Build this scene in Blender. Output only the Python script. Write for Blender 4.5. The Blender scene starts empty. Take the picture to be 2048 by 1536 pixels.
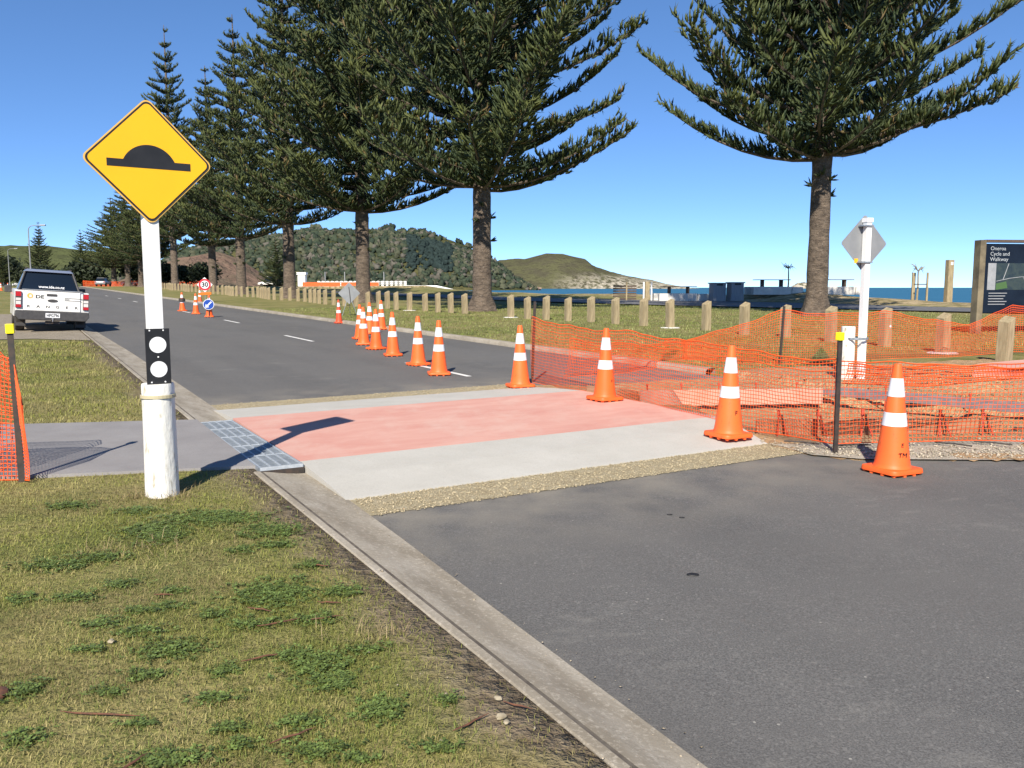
import bpy, math, random
import numpy as np
from mathutils import Vector, noise, Matrix

R = math.radians
sc = bpy.context.scene
col = bpy.context.collection
# ------------------------------------------------------------------ camera
PITCH = math.atan(193 / 1704)
cam = bpy.data.objects.new('camera', bpy.data.cameras.new('camera'))
col.objects.link(cam)
cam.location = (0, 0, 1.6)
cam.rotation_euler = (R(90) - PITCH, 0, 0)
cam.data.sensor_width = 36
cam.data.lens = 36 * 1704 / 2048
cam.data.clip_start = 0.05
cam.data.clip_end = 30000
sc.camera = cam
# ------------------------------------------------------------------ sky, sun, exposure
SUN_EL, SUN_AZ = 38.0, 8.8          # light travels forward and a little to the right
wd = bpy.data.worlds.new('World')
sc.world = wd
wd.use_nodes = True
nt = wd.node_tree
bgn = nt.nodes['Background']
sky = nt.nodes.new('ShaderNodeTexSky')
sky.sky_type = 'NISHITA'
sky.sun_disc = False
sky.sun_elevation = R(SUN_EL)
sky.sun_rotation = R(180 + SUN_AZ)
sky.altitude = 8000
sky.air_density = 1.0
sky.dust_density = 0.0
sky.ozone_density = 2.0
gm = nt.nodes.new('ShaderNodeGamma')
gm.inputs[1].default_value = 0.75
hs = nt.nodes.new('ShaderNodeHueSaturation')
hs.inputs['Saturation'].default_value = 1.22
ti = nt.nodes.new('ShaderNodeMix'); ti.data_type = 'RGBA'; ti.blend_type = 'MULTIPLY'
ti.inputs[0].default_value = 1.0
ti.inputs[7].default_value = (.90, 1.0, 1.12, 1)
nt.links.new(sky.outputs[0], gm.inputs[0])
nt.links.new(gm.outputs[0], hs.inputs['Color'])
nt.links.new(hs.outputs[0], ti.inputs[6])
nt.links.new(ti.outputs[2], bgn.inputs[0])
bgn.inputs[1].default_value = 0.148
sd = bpy.data.lights.new('sun', 'SUN')
sd.energy = 4.5
sd.angle = R(0.53)
sd.color = (1.0, 0.92, 0.79)
sun = bpy.data.objects.new('sun', sd)
col.objects.link(sun)
dirv = Vector((math.sin(R(SUN_AZ)) * math.cos(R(SUN_EL)), math.cos(R(SUN_AZ)) * math.cos(R(SUN_EL)), -math.sin(R(SUN_EL))))
sun.rotation_euler = dirv.to_track_quat('-Z', 'Y').to_euler()
sun.location = (-5, -20, 20)
vs = sc.view_settings
vs.view_transform = 'Standard'
vs.look = 'None'
vs.exposure = 0.82
vs.gamma = 1.0

# ------------------------------------------------------------------ ground frame
S = 0.0115                       # the land climbs gently away from the camera
def G(y): return S * min(y, 150.0)
def UT(u, t, dz=0.0):            # u along the road, t across it
    x = -0.5 * u + 0.8660254 * t
    y = 0.8660254 * u + 0.5 * t
    return (x, y, G(y) + dz)
def XY(x, y, dz=0.0): return (x, y, G(y) + dz)
def to_ut(x, y): return (-0.5 * x + 0.8660254 * y, 0.8660254 * x + 0.5 * y)
ROAD = R(30)

# ------------------------------------------------------------------ materials
def nodes(name):
    m = bpy.data.materials.new(name)
    m.use_nodes = True
    t = m.node_tree
    return m, t, t.nodes['Principled BSDF']
def link(t, a, b): t.links.new(a, b)
def pos(t, world):
    if world:
        return t.nodes.new('ShaderNodeNewGeometry').outputs['Position']
    return t.nodes.new('ShaderNodeTexCoord').outputs['Object']
def noise_n(t, vec, scale, detail=4, rough=.55, dist=0.0):
    n = t.nodes.new('ShaderNodeTexNoise')
    n.inputs['Scale'].default_value = scale
    n.inputs['Detail'].default_value = detail
    n.inputs['Roughness'].default_value = rough
    n.inputs['Distortion'].default_value = dist
    link(t, vec, n.inputs['Vector'])
    return n.outputs['Fac']
def scaled(t, vec, s):
    n = t.nodes.new('ShaderNodeVectorMath'); n.operation = 'MULTIPLY'
    link(t, vec, n.inputs[0]); n.inputs[1].default_value = s
    return n.outputs[0]
def rotz(t, vec, a):
    n = t.nodes.new('ShaderNodeVectorRotate'); n.rotation_type = 'Z_AXIS'
    link(t, vec, n.inputs['Vector']); n.inputs['Angle'].default_value = a
    return n.outputs[0]
def ramp(t, fac, lo, hi):
    n = t.nodes.new('ShaderNodeMapRange'); n.clamp = True
    link(t, fac, n.inputs[0]); n.inputs[1].default_value = lo; n.inputs[2].default_value = hi
    return n.outputs[0]
def math_n(t, op, a, b):
    n = t.nodes.new('ShaderNodeMath'); n.operation = op
    for i, v in enumerate((a, b)):
        if isinstance(v, (int, float)): n.inputs[i].default_value = v
        else: link(t, v, n.inputs[i])
    return n.outputs[0]
def mix(t, fac, a, b):
    n = t.nodes.new('ShaderNodeMix'); n.data_type = 'RGBA'
    if isinstance(fac, (int, float)): n.inputs[0].default_value = fac
    else: link(t, fac, n.inputs[0])
    for i, v in ((6, a), (7, b)):
        if isinstance(v, tuple): n.inputs[i].default_value = (*v, 1)
        else: link(t, v, n.inputs[i])
    return n.outputs[2]
def bump(t, p, h, strength, dist):
    n = t.nodes.new('ShaderNodeBump')
    n.inputs['Strength'].default_value = strength
    n.inputs['Distance'].default_value = dist
    link(t, h, n.inputs['Height']); link(t, n.outputs[0], p.inputs['Normal'])
def dot(t, vec, v):
    n = t.nodes.new('ShaderNodeVectorMath'); n.operation = 'DOT_PRODUCT'
    link(t, vec, n.inputs[0]); n.inputs[1].default_value = v
    return n.outputs['Value']
def M(name, c, rough=.6, c2=None, scale=6, lo=.38, hi=.62, detail=4, bmp=0, bscale=40, bdist=.01, metal=0, spec=.5, world=False, stretch=None, coat=0):
    m, t, p = nodes(name)
    p.inputs['Roughness'].default_value = rough
    p.inputs['Metallic'].default_value = metal
    p.inputs['Specular IOR Level'].default_value = spec
    if coat: p.inputs['Coat Weight'].default_value = coat; p.inputs['Coat Roughness'].default_value = .08
    v = pos(t, world)
    if stretch: v = scaled(t, v, stretch)
    if c2:
        f = ramp(t, noise_n(t, v, scale, detail), lo, hi)
        link(t, mix(t, f, c, c2), p.inputs['Base Color'])
    else:
        p.inputs['Base Color'].default_value = (*c, 1)
    if bmp: bump(t, p, noise_n(t, v, bscale, 3), bmp, bdist)
    return m
def VC(name, rough=.6, spec=.3, trans=0.0):
    m, t, p = nodes(name)
    a = t.nodes.new('ShaderNodeVertexColor'); a.layer_name = 'Col'
    link(t, a.outputs[0], p.inputs['Base Color'])
    p.inputs['Roughness'].default_value = rough
    p.inputs['Specular IOR Level'].default_value = spec
    if trans:
        tr = t.nodes.new('ShaderNodeBsdfTranslucent'); link(t, a.outputs[0], tr.inputs[0])
        ms = t.nodes.new('ShaderNodeMixShader'); ms.inputs[0].default_value = trans
        link(t, p.outputs[0], ms.inputs[1]); link(t, tr.outputs[0], ms.inputs[2])
        link(t, ms.outputs[0], t.nodes['Material Output'].inputs[0])
    return m

def asphalt(name, scuffs=True):
    m, t, p = nodes(name)
    v = pos(t, True)
    fine = noise_n(t, v, 120, 3, .8)
    base = mix(t, ramp(t, fine, .36, .66), (.066, .065, .064), (.182, .178, .171))
    vc = t.nodes.new('ShaderNodeTexVoronoi'); vc.inputs['Scale'].default_value = 85
    link(t, v, vc.inputs['Vector'])
    base = mix(t, math_n(t, 'MULTIPLY', ramp(t, vc.outputs['Color'], .72, .95), .45), base, (.26, .25, .235))
    tr = ramp(t, noise_n(t, scaled(t, rotz(t, v, -R(30)), (1.0, .10, 1)), .9, 3), .40, .62)
    base = mix(t, math_n(t, 'MULTIPLY', tr, .28), base, (.060, .059, .058))
    big = ramp(t, noise_n(t, v, .55, 5, .6), .35, .68)
    base = mix(t, math_n(t, 'MULTIPLY', big, .45), base, (.150, .142, .132))
    if scuffs:
        r = rotz(t, v, -R(12))
        st = scaled(t, r, (1.2, 2.6, 1))
        s1 = ramp(t, noise_n(t, st, 2.1, 6, .7), .54, .72)
        area = ramp(t, noise_n(t, v, .42, 2), .42, .60)
        s = math_n(t, 'MULTIPLY', math_n(t, 'MULTIPLY', s1, area), .22)
        base = mix(t, s, base, (.36, .34, .30))
        vo = t.nodes.new('ShaderNodeTexVoronoi'); vo.inputs['Scale'].default_value = 9
        link(t, v, vo.inputs['Vector'])
        sp = math_n(t, 'MULTIPLY', math_n(t, 'LESS_THAN', vo.outputs['Distance'], .055), math_n(t, 'GREATER_THAN', noise_n(t, v, 1.4, 2), .53))
        base = mix(t, math_n(t, 'MULTIPLY', sp, .6), base, (.40, .38, .34))
        # dust washed off the new work, thinning away from it
        u = dot(t, v, (-.5, .866, 0))
        d = math_n(t, 'MULTIPLY', ramp(t, u, 3.9, 5.4), ramp(t, u, 12.4, 10.9))
        d = math_n(t, 'MULTIPLY', d, ramp(t, noise_n(t, v, 2.2, 5), .34, .66))
        base = mix(t, math_n(t, 'MULTIPLY', d, .62), base, (.27, .245, .20))
    link(t, base, p.inputs['Base Color'])
    p.inputs['Roughness'].default_value = .85
    p.inputs['Specular IOR Level'].default_value = .25
    bump(t, p, fine, .55, .006)
    return m

def ground_mat():
    m, t, p = nodes('turf')
    v = pos(t, True)
    n1 = noise_n(t, v, 1.7, 5, .6)
    n2 = noise_n(t, v, 14, 4, .65)
    n3 = noise_n(t, v, .35, 3, .6)
    c = mix(t, ramp(t, n2, .3, .7), (.235, .195, .095), (.185, .190, .058))
    c = mix(t, ramp(t, n1, .42, .66), c, (.105, .130, .036))
    c = mix(t, math_n(t, 'MULTIPLY', ramp(t, n3, .42, .62), .6), c, (.27, .225, .105))
    tt = dot(t, v, (.866, .5, 0))
    # bare soil beside the kerb
    edge = math_n(t, 'ADD', tt, math_n(t, 'MULTIPLY', n1, .9))
    soil = math_n(t, 'MULTIPLY', ramp(t, edge, 1.62, 1.90), ramp(t, tt, 2.2, 2.0))
    c = mix(t, soil, c, mix(t, ramp(t, n2, .35, .65), (.130, .098, .064), (.27, .215, .145)))
    # sand and dry dune grass towards the sea
    sea = ramp(t, math_n(t, 'ADD', tt, math_n(t, 'MULTIPLY', n3, 14.0)), 43, 48)
    c = mix(t, sea, c, mix(t, ramp(t, n1, .4, .6), (.42, .33, .20), (.17, .145, .065)))
    link(t, c, p.inputs['Base Color'])
    p.inputs['Roughness'].default_value = .95
    p.inputs['Specular IOR Level'].default_value = .1
    bump(t, p, n2, .9, .05)
    return m

def pink_mat():
    m, t, p = nodes('pink concrete')
    v = pos(t, True)
    r = scaled(t, rotz(t, v, -R(30)), (.55, 1.6, 1))
    f = noise_n(t, r, 2.0, 6, .62, .4)
    c = mix(t, ramp(t, f, .33, .62), (.53, .255, .205), (.58, .325, .265))
    w = noise_n(t, scaled(t, v, (1.3, .7, 1)), 1.6, 6, .65)
    c = mix(t, math_n(t, 'MULTIPLY', ramp(t, w, .48, .72), .5), c, (.60, .45, .38))
    sp = noise_n(t, v, 55, 3)
    c = mix(t, math_n(t, 'MULTIPLY', ramp(t, sp, .6, .75), .25), c, (.36, .17, .15))
    link(t, c, p.inputs['Base Color'])
    p.inputs['Roughness'].default_value = .8
    bump(t, p, sp, .25, .004)
    return m

def concrete(name, a, b, stain=None, bscale=60):
    m, t, p = nodes(name)
    v = pos(t, True)
    f = noise_n(t, v, 2.3, 6, .6)
    c = mix(t, ramp(t, f, .33, .67), a, b)
    g = noise_n(t, v, 90, 3, .7)
    c = mix(t, math_n(t, 'MULTIPLY', ramp(t, g, .50, .75), .5), c, tuple(x * .55 for x in a))
    if stain:
        s = noise_n(t, scaled(t, rotz(t, v, -R(30)), (3.0, .8, 1)), 1.8, 5, .65)
        c = mix(t, math_n(t, 'MULTIPLY', ramp(t, s, .42, .62), .9), c, stain)
        c = mix(t, math_n(t, 'MULTIPLY', ramp(t, noise_n(t, v, 38, 4, .8), .52, .70), .5), c, tuple(x * 1.6 for x in b))
    link(t, c, p.inputs['Base Color'])
    p.inputs['Roughness'].default_value = .88
    p.inputs['Specular IOR Level'].default_value = .25
    bump(t, p, g, .4, .004)
    return m

def layered(name, cs, scales, rough=.9, bmp=.5, bdist=.02):
    m, t, p = nodes(name)
    v = pos(t, True)
    c = cs[0]
    for k, s in enumerate(scales):
        f = ramp(t, noise_n(t, v, s, 5, .62), .40, .62)
        c = mix(t, f, c, cs[k + 1])
    link(t, c, p.inputs['Base Color'])
    p.inputs['Roughness'].default_value = rough
    p.inputs['Specular IOR Level'].default_value = .15
    if bmp: bump(t, p, noise_n(t, v, scales[-1] * 2, 4), bmp, bdist)
    return m

def bark_mat():
    m, t, p = nodes('pine bark')
    v = pos(t, False)
    a = noise_n(t, scaled(t, v, (1, 1, 2.2)), 3.2, 6, .7)
    c = mix(t, ramp(t, a, .35, .65), (.062, .047, .036), (.185, .142, .106))
    f = noise_n(t, v, 14, 4, .7)
    c = mix(t, math_n(t, 'MULTIPLY', ramp(t, f, .60, .70), .75), c, (.30, .27, .225))
    link(t, c, p.inputs['Base Color'])
    p.inputs['Roughness'].default_value = .95
    bump(t, p, noise_n(t, scaled(t, v, (1, 1, 2.5)), 7, 5, .7), 1.0, .10)
    return m

def sea_mat():
    m, t, p = nodes('sea water')
    v = pos(t, True)
    n = noise_n(t, scaled(t, v, (.4, 1, 1)), .08, 4)
    link(t, mix(t, ramp(t, n, .35, .65), (.020, .105, .180), (.030, .135, .215)), p.inputs['Base Color'])
    p.inputs['Roughness'].default_value = .45
    p.inputs['Specular IOR Level'].default_value = .18
    bump(t, p, noise_n(t, scaled(t, v, (.5, 1, 1)), .6, 4), .8, .35)
    return m

def hill_mat(name, grass, scrub, cliff=None, cz=(0, 1), cx=None):
    m, t, p = nodes(name)
    v = pos(t, True)
    a = noise_n(t, v, .022, 6, .65)
    c = mix(t, ramp(t, a, .42, .58), grass, scrub)
    b = noise_n(t, v, .09, 4, .6)
    c = mix(t, math_n(t, 'MULTIPLY', ramp(t, b, .5, .68), .6), c, tuple(x * .55 for x in scrub))
    if cliff:
        sx = t.nodes.new('ShaderNodeSeparateXYZ'); link(t, v, sx.inputs[0])
        k = ramp(t, math_n(t, 'ADD', sx.outputs[2], math_n(t, 'MULTIPLY', noise_n(t, v, .03, 5, .7), 46.0)), cz[1], cz[0])
        if cx: k = math_n(t, 'MULTIPLY', k, ramp(t, sx.outputs[0], cx[0], cx[1]))
        st = noise_n(t, scaled(t, v, (1.6, 1, .35)), .05, 5, .7)
        k = math_n(t, 'MULTIPLY', k, ramp(t, st, .42, .56))
        c = mix(t, k, c, cliff)
    link(t, c, p.inputs['Base Color'])
    p.inputs['Roughness'].default_value = 1
    p.inputs['Specular IOR Level'].default_value = 0
    bump(t, p, b, 1.0, 6.0)
    return m

m_asph = asphalt('road asphalt')
m_path = M('path asphalt', (.10, .10, .105), .9, (.14, .138, .14), 3, world=True, bmp=.3, bscale=90)
m_turf = ground_mat()
m_pink = pink_mat()
m_slab = concrete('new concrete', (.43, .415, .375), (.48, .465, .425))
m_foot = concrete('footpath concrete', (.225, .215, .215), (.27, .26, .258))
m_kerb = concrete('old kerb concrete', (.29, .255, .20), (.37, .335, .28), (.22, .19, .145))
m_grav = layered('yellow gravel', [(.42, .36, .235), (.50, .44, .31), (.33, .275, .175)], [9, 60], bmp=.9)
m_dirt = layered('dug sandy soil', [(.50, .31, .155), (.40, .245, .125), (.54, .38, .22), (.30, .21, .125)], [1.4, 4, 17], bmp=.9, bdist=.05)
m_dust = layered('crushed metal dust', [(.40, .36, .29), (.30, .265, .205), (.46, .42, .35)], [3, 45], bmp=.8)
m_lay = layered('gravel lay-by', [(.24, .205, .16), (.17, .145, .105), (.31, .27, .215)], [2.4, 30], bmp=.6)
m_sea = sea_mat()
m_line = M('worn road paint', (.72, .71, .68), .7, (.38, .37, .36), 11, .5, .75, world=True)
m_bark = bark_mat()
m_needle = VC('pine needles', .62, .25, .05)
m_leaf = VC('grass blades', .6, .2, .18)
m_clover = VC('clover leaves', .5, .3, .12)
m_wood_far = VC('far woodland', .95, .05)
m_post = M('treated timber', (.34, .275, .165), .85, (.24, .19, .11), 3.0, stretch=(6, 6, 1), bmp=.35, bscale=9)
m_board_t = M('formwork timber', (.36, .20, .115), .85, (.26, .135, .075), 5.0, stretch=(1, 6, 6), bmp=.3, bscale=20)
m_form = M('pale formply', (.50, .32, .245), .8, (.42, .26, .19), 4, bmp=.2)
m_white = M('white paint', (.78, .78, .77), .45, (.72, .72, .70), 5, .5, .8)
m_stub = M('flaking white paint', (.74, .73, .68), .7, (.36, .32, .24), 9, .57, .72, stretch=(2.2, 2.2, .8), bmp=.5, bscale=16, bdist=.012)
m_black = M('black sheet', (.010, .010, .011), .5, (.016, .016, .018), 8)
m_refl = M('white reflector', (.74, .75, .77), .35, (.58, .57, .55), 9, .55, .8)
m_yel = M('yellow sign sheeting', (.86, .44, .006), .45, (.82, .41, .006), 2, .4, .7)
m_yedge = M('sign rim', (.70, .42, .10), .5)
m_alu = M('sign back aluminium', (.27, .28, .29), .55, (.22, .23, .24), 3, metal=.2)
m_galv = M('galvanised steel', (.33, .37, .41), .45, (.23, .265, .30), 22, metal=.35, world=True)
m_galv2 = M('bright galvanised bar', (.52, .56, .60), .4, (.42, .46, .50), 30, metal=.3, world=True)
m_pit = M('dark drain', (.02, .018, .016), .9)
def cone_mat(name, a, seed):
    m, t, p = nodes(name)
    v = pos(t, False)
    oi = t.nodes.new('ShaderNodeObjectInfo')
    ad = t.nodes.new('ShaderNodeVectorMath'); ad.operation = 'ADD'; link(t, v, ad.inputs[0]); link(t, oi.outputs['Location'], ad.inputs[1])
    v = ad.outputs[0]
    c = mix(t, ramp(t, noise_n(t, v, 3, 4), .4, .7), a, tuple(x * .86 for x in a))
    c = mix(t, math_n(t, 'MULTIPLY', oi.outputs['Random'], .25), c, (.92, .22, .06))
    sc_ = noise_n(t, scaled(t, v, (1, 1, .5)), 22, 5, .75)
    c = mix(t, math_n(t, 'MULTIPLY', ramp(t, sc_, .60, .72), .55), c, (.10, .035, .02))
    link(t, c, p.inputs['Base Color']); p.inputs['Roughness'].default_value = .5
    p.inputs['Specular IOR Level'].default_value = .35
    bump(t, p, noise_n(t, v, 30, 3), .06, .01)
    return m
m_cone = cone_mat('orange cone plastic', (.92, .125, .022), 1)
m_cone2 = M('faded cone plastic', (.66, .075, .022), .55, (.60, .065, .02), 4)
m_net = M('orange net plastic', (.90, .12, .018), .5, (.80, .095, .014), 3)
m_steel = M('dark steel', (.030, .027, .025), .6, (.06, .042, .032), 14)
m_rail = M('steel edge rail', (.22, .19, .20), .5, (.30, .25, .24), 9, metal=.3)
m_pin = M('red steel pin', (.55, .06, .03), .6, (.40, .05, .03), 15)
m_cap = M('yellow cap', (.92, .78, .01), .5)
m_tpaint = M('truck white paint', (.78, .77, .74), .3, (.74, .73, .70), 2, coat=.5)
m_glass = M('dark tinted glass', (.008, .013, .022), .12, spec=.5)
m_bump = M('grey black plastic', (.045, .043, .045), .55, (.06, .058, .058), 12)
m_rub = M('tyre rubber', (.018, .017, .016), .85, (.05, .042, .034), 8)
m_rim = M('wheel metal', (.42, .42, .43), .35, metal=.6)
m_red = M('red lens', (.42, .012, .018), .25)
m_clear = M('clear lens', (.62, .58, .56), .25)
m_gold = M('logo gold', (.70, .40, .10), .5)
m_blue = M('sign blue', (.008, .060, .36), .5)
m_sred = M('sign red', (.62, .02, .035), .5)
m_orng = M('sign orange', (.90, .16, .01), .5)
m_navy = M('board navy', (.005, .010, .022), .6, (.008, .015, .030), 2, spec=.15)
m_map = M('map print', (.018, .030, .040), .4, (.035, .05, .05), 6)
m_mapg = M('map green', (.06, .12, .04), .4)
m_grey = M('mid grey', (.30, .31, .33), .6, (.24, .25, .27), 5)
m_conc2 = M('pale concrete', (.66, .64, .60), .85, (.58, .56, .52), 4, bmp=.2)
m_dkwood = M('dark stained timber', (.10, .068, .05), .8, (.07, .05, .038), 6, stretch=(1, 7, 7))
m_bin = M('bin cladding', (.34, .35, .37), .6, (.26, .27, .29), 4, stretch=(9, 9, .6))
m_cream = M('cream boards', (.55, .52, .38), .8, (.50, .47, .34), 3)
m_roof = M('roof iron', (.34, .34, .32), .6, (.28, .28, .27), 3)
m_silver = M('silver paint', (.40, .41, .42), .3, (.36, .37, .38), 2, metal=.3)
m_stone = M('pale stone', (.36, .31, .22), .95, (.26, .22, .15), 40)
m_twig = M('rusty pine twig', (.15, .062, .032), .9, (.09, .04, .026), 60)
m_palm = M('dry palm leaf', (.24, .19, .11), .8, (.30, .235, .13), 9)
m_ink = M('black ink', (.012, .012, .012), .6)

# ------------------------------------------------------------------ helpers
def tag(o, label=None, cat=None, group=None, kind=None):
    if label: o['label'] = label
    if cat: o['category'] = cat
    if group: o['group'] = group
    if kind: o['kind'] = kind
    return o
def thing(name, label, cat, loc=(0, 0, 0), rz=0.0, group=None, rot=None):
    o = bpy.data.objects.new(name, None)
    o.empty_display_size = .2
    col.objects.link(o)
    o.location = loc
    o.rotation_euler = rot if rot else (0, 0, rz)
    return tag(o, label, cat, group)
def copy_tree(o, parent=None):
    c = o.copy(); col.objects.link(c); c.parent = parent
    for ch in list(o.children): copy_tree(ch, c)
    return c
class MB:
    def __init__(s): s.v = []; s.f = []
    def add(s, vs, fs):
        b = len(s.v); s.v += [tuple(x) for x in vs]; s.f += [tuple(i + b for i in f) for f in fs]; return s
    def box(s, c, d, rot=None, taper=1.0):
        hx, hy, hz = d[0] / 2, d[1] / 2, d[2] / 2
        vs = [Vector((sx * hx * (taper if sz > 0 else 1), sy * hy * (taper if sz > 0 else 1), sz * hz)) for sz in (-1, 1) for sy in (-1, 1) for sx in (-1, 1)]
        if rot is not None: vs = [rot @ q for q in vs]
        vs = [(q.x + c[0], q.y + c[1], q.z + c[2]) for q in vs]
        return s.add(vs, [(0, 2, 3, 1), (4, 5, 7, 6), (0, 1, 5, 4), (2, 6, 7, 3), (0, 4, 6, 2), (1, 3, 7, 5)])
    def tube(s, pts, rad, n=8, cap=True):
        pts = [Vector(p) for p in pts]
        rs = rad if isinstance(rad, (list, tuple)) else [rad] * len(pts)
        b = len(s.v)
        up = None
        for i, p in enumerate(pts):
            d = (pts[min(i + 1, len(pts) - 1)] - pts[max(i - 1, 0)]).normalized()
            if up is None: up = Vector((0, 0, 1)) if abs(d.z) < .9 else Vector((1, 0, 0))
            a = d.cross(up).normalized(); e = a.cross(d).normalized(); up = e
            for k in range(n):
                th = 2 * math.pi * k / n
                q = p + (a * math.cos(th) + e * math.sin(th)) * rs[i]
                s.v.append((q.x, q.y, q.z))
        for i in range(len(pts) - 1):
            for k in range(n):
                k2 = (k + 1) % n
                s.f.append((b + i * n + k, b + i * n + k2, b + (i + 1) * n + k2, b + (i + 1) * n + k))
        if cap:
            s.f.append(tuple(b + k for k in range(n))[::-1])
            s.f.append(tuple(b + (len(pts) - 1) * n + k for k in range(n)))
        return s
    def lathe(s, prof, n=24, c=(0, 0, 0), cap=True):
        b = len(s.v)
        for r, z in prof:
            for k in range(n):
                th = 2 * math.pi * k / n
                s.v.append((c[0] + r * math.cos(th), c[1] + r * math.sin(th), c[2] + z))
        for i in range(len(prof) - 1):
            for k in range(n):
                k2 = (k + 1) % n
                s.f.append((b + i * n + k, b + i * n + k2, b + (i + 1) * n + k2, b + (i + 1) * n + k))
        if cap:
            s.f.append(tuple(b + k for k in range(n))[::-1])
            s.f.append(tuple(b + (len(prof) - 1) * n + k for k in range(n)))
        return s
    def prism(s, outline, fn0, fn1):
        """outline: 2D points; fn0/fn1 map them to the two end faces"""
        n = len(outline); b = len(s.v)
        s.v += [tuple(fn0(*p)) for p in outline] + [tuple(fn1(*p)) for p in outline]
        s.f.append(tuple(b + i for i in range(n))[::-1]); s.f.append(tuple(b + n + i for i in range(n)))
        for i in range(n):
            j = (i + 1) % n
            s.f.append((b + i, b + j, b + n + j, b + n + i))
        return s
    def build(s, name, mat, parent=None, smooth=False, loc=None, rot=None, bevel=0):
        me = bpy.data.meshes.new(name)
        me.from_pydata(s.v, [], s.f)
        me.validate(); me.update()
        o = bpy.data.objects.new(name, me)
        me.materials.append(mat)
        col.objects.link(o)
        o.parent = parent
        if loc: o.location = loc
        if rot: o.rotation_euler = rot
        import bmesh
        bm = bmesh.new(); bm.from_mesh(me)
        bmesh.ops.recalc_face_normals(bm, faces=bm.faces)
        if bevel:
            bmesh.ops.bevel(bm, geom=[e for e in bm.edges if len(e.link_faces) == 2 and e.calc_face_angle(0) > .5], offset=bevel, segments=2, affect='EDGES', profile=.6)
        bm.to_mesh(me); bm.free()
        if smooth:
            me.polygons.foreach_set('use_smooth', [True] * len(me.polygons))
            try: me.set_sharp_from_angle(angle=R(38))
            except Exception: pass
        return o
def np_mesh(name, V, F, mat, colr=None, parent=None, smooth=False):
    me = bpy.data.meshes.new(name)
    V = np.asarray(V, dtype=np.float32); F = np.asarray(F, dtype=np.int32)
    k = F.shape[1]
    me.vertices.add(len(V)); me.vertices.foreach_set('co', V.ravel())
    me.loops.add(F.size); me.loops.foreach_set('vertex_index', F.ravel())
    me.polygons.add(len(F))
    me.polygons.foreach_set('loop_start', np.arange(0, F.size, k, dtype=np.int32))
    me.polygons.foreach_set('loop_total', np.full(len(F), k, dtype=np.int32))
    if smooth: me.polygons.foreach_set('use_smooth', np.ones(len(F), dtype=bool))
    me.update(calc_edges=True)
    if colr is not None:
        a = me.color_attributes.new('Col', 'FLOAT_COLOR', 'POINT')
        c4 = np.ones((len(V), 4), dtype=np.float32); c4[:, :3] = colr
        a.data.foreach_set('color', c4.ravel())
    me.materials.append(mat)
    o = bpy.data.objects.new(name, me)
    col.objects.link(o); o.parent = parent
    return o
def text(name, s, size, mat, parent, loc, rot, align='CENTER', depth=.002, sx=1.0, bold=.0):
    cu = bpy.data.curves.new(name, 'FONT')
    cu.body = s; cu.size = size; cu.align_x = align; cu.align_y = 'CENTER'; cu.extrude = depth; cu.resolution_u = 3; cu.offset = size * bold
    tmp = bpy.data.objects.new(name + '_curve', cu)
    col.objects.link(tmp)
    dg = bpy.context.evaluated_depsgraph_get()
    me = bpy.data.meshes.new_from_object(tmp.evaluated_get(dg))
    bpy.data.objects.remove(tmp); bpy.data.curves.remove(cu)
    me.name = name; me.materials.clear(); me.materials.append(mat)
    o = bpy.data.objects.new(name, me); col.objects.link(o)
    o.parent = parent; o.location = loc; o.rotation_euler = rot; o.scale = (sx, 1, 1)
    return o
def sheet(name, pts, mat, dz, thick=0.0, kind='structure'):
    """flat piece of ground from (x, y) outline, following the slope of the land"""
    m = MB()
    m.v = [XY(x, y, dz) for x, y in pts]
    m.f = [tuple(range(len(pts)))]
    if thick:
        n = len(pts); m.v += [XY(x, y, dz - thick) for x, y in pts]
        m.f += [(i, (i + 1) % n, n + (i + 1) % n, n + i) for i in range(n)]
    return tag(m.build(name, mat), kind=kind)
def utp(l): return [UT(u, t)[:2] for u, t in l]
def fbm(x, y, s, o=4):
    return noise.fractal(Vector((x * s, y * s, 3.7)), 1.0, 2.0, o)
rng = np.random.default_rng(11)
rnd = random.Random(5)

# ------------------------------------------------------------------ terrain
def coast(u):
    pts = [(-400, 60), (0, 52), (31, 48.5), (60, 43.5), (91, 38.5), (128, 31), (140, 36), (152, 75), (190, 80), (260, 60), (600, 30), (4000, 30)]
    for (a, b), (c, d) in zip(pts, pts[1:]):
        if u <= c: return b + (d - b) * (u - a) / (c - a)
    return 30
def land_dz(u, t, x, y):
    if 1.60 < t < 10.05: return -0.14
    if t <= 1.60:
        return 0.06 + .012 * fbm(x, y, .9, 3) * (1 if u < 60 else 0)
    if u < 2.2: return -0.14
    k = min(1, (u - 2.2) / 2.0)
    z = -0.14 + .22 * k
    if t > 11: z += .02 * fbm(x, y, .5, 3)
    if t > 24:
        c = coast(u)
        h = max(0, 1 - abs(t - (c - 5)) / 7)
        z += h * h * (3 - 2 * h) * (.30 + .45 * max(-.4, fbm(x, y, .10, 3))) * (1 if 20 < u < 140 else .4)
    return z
def land_z(x, y):
    u, t = to_ut(x, y)
    z = G(y) + land_dz(u, t, x, y)
    k = (t - coast(u)) / 9.0
    if k > 0: z = z + (-3.6 - z) * min(1, k * k * (3 - 2 * min(1, k)) if k < 1 else 1)
    return z
us = [-60, -30, -15, -8, -4] + [i * .5 for i in range(-4, 44)] + list(range(22, 60, 1)) + list(range(60, 150, 3)) + list(range(150, 300, 10)) + [320, 360, 420, 500, 650, 900, 1300, 1800]
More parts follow.
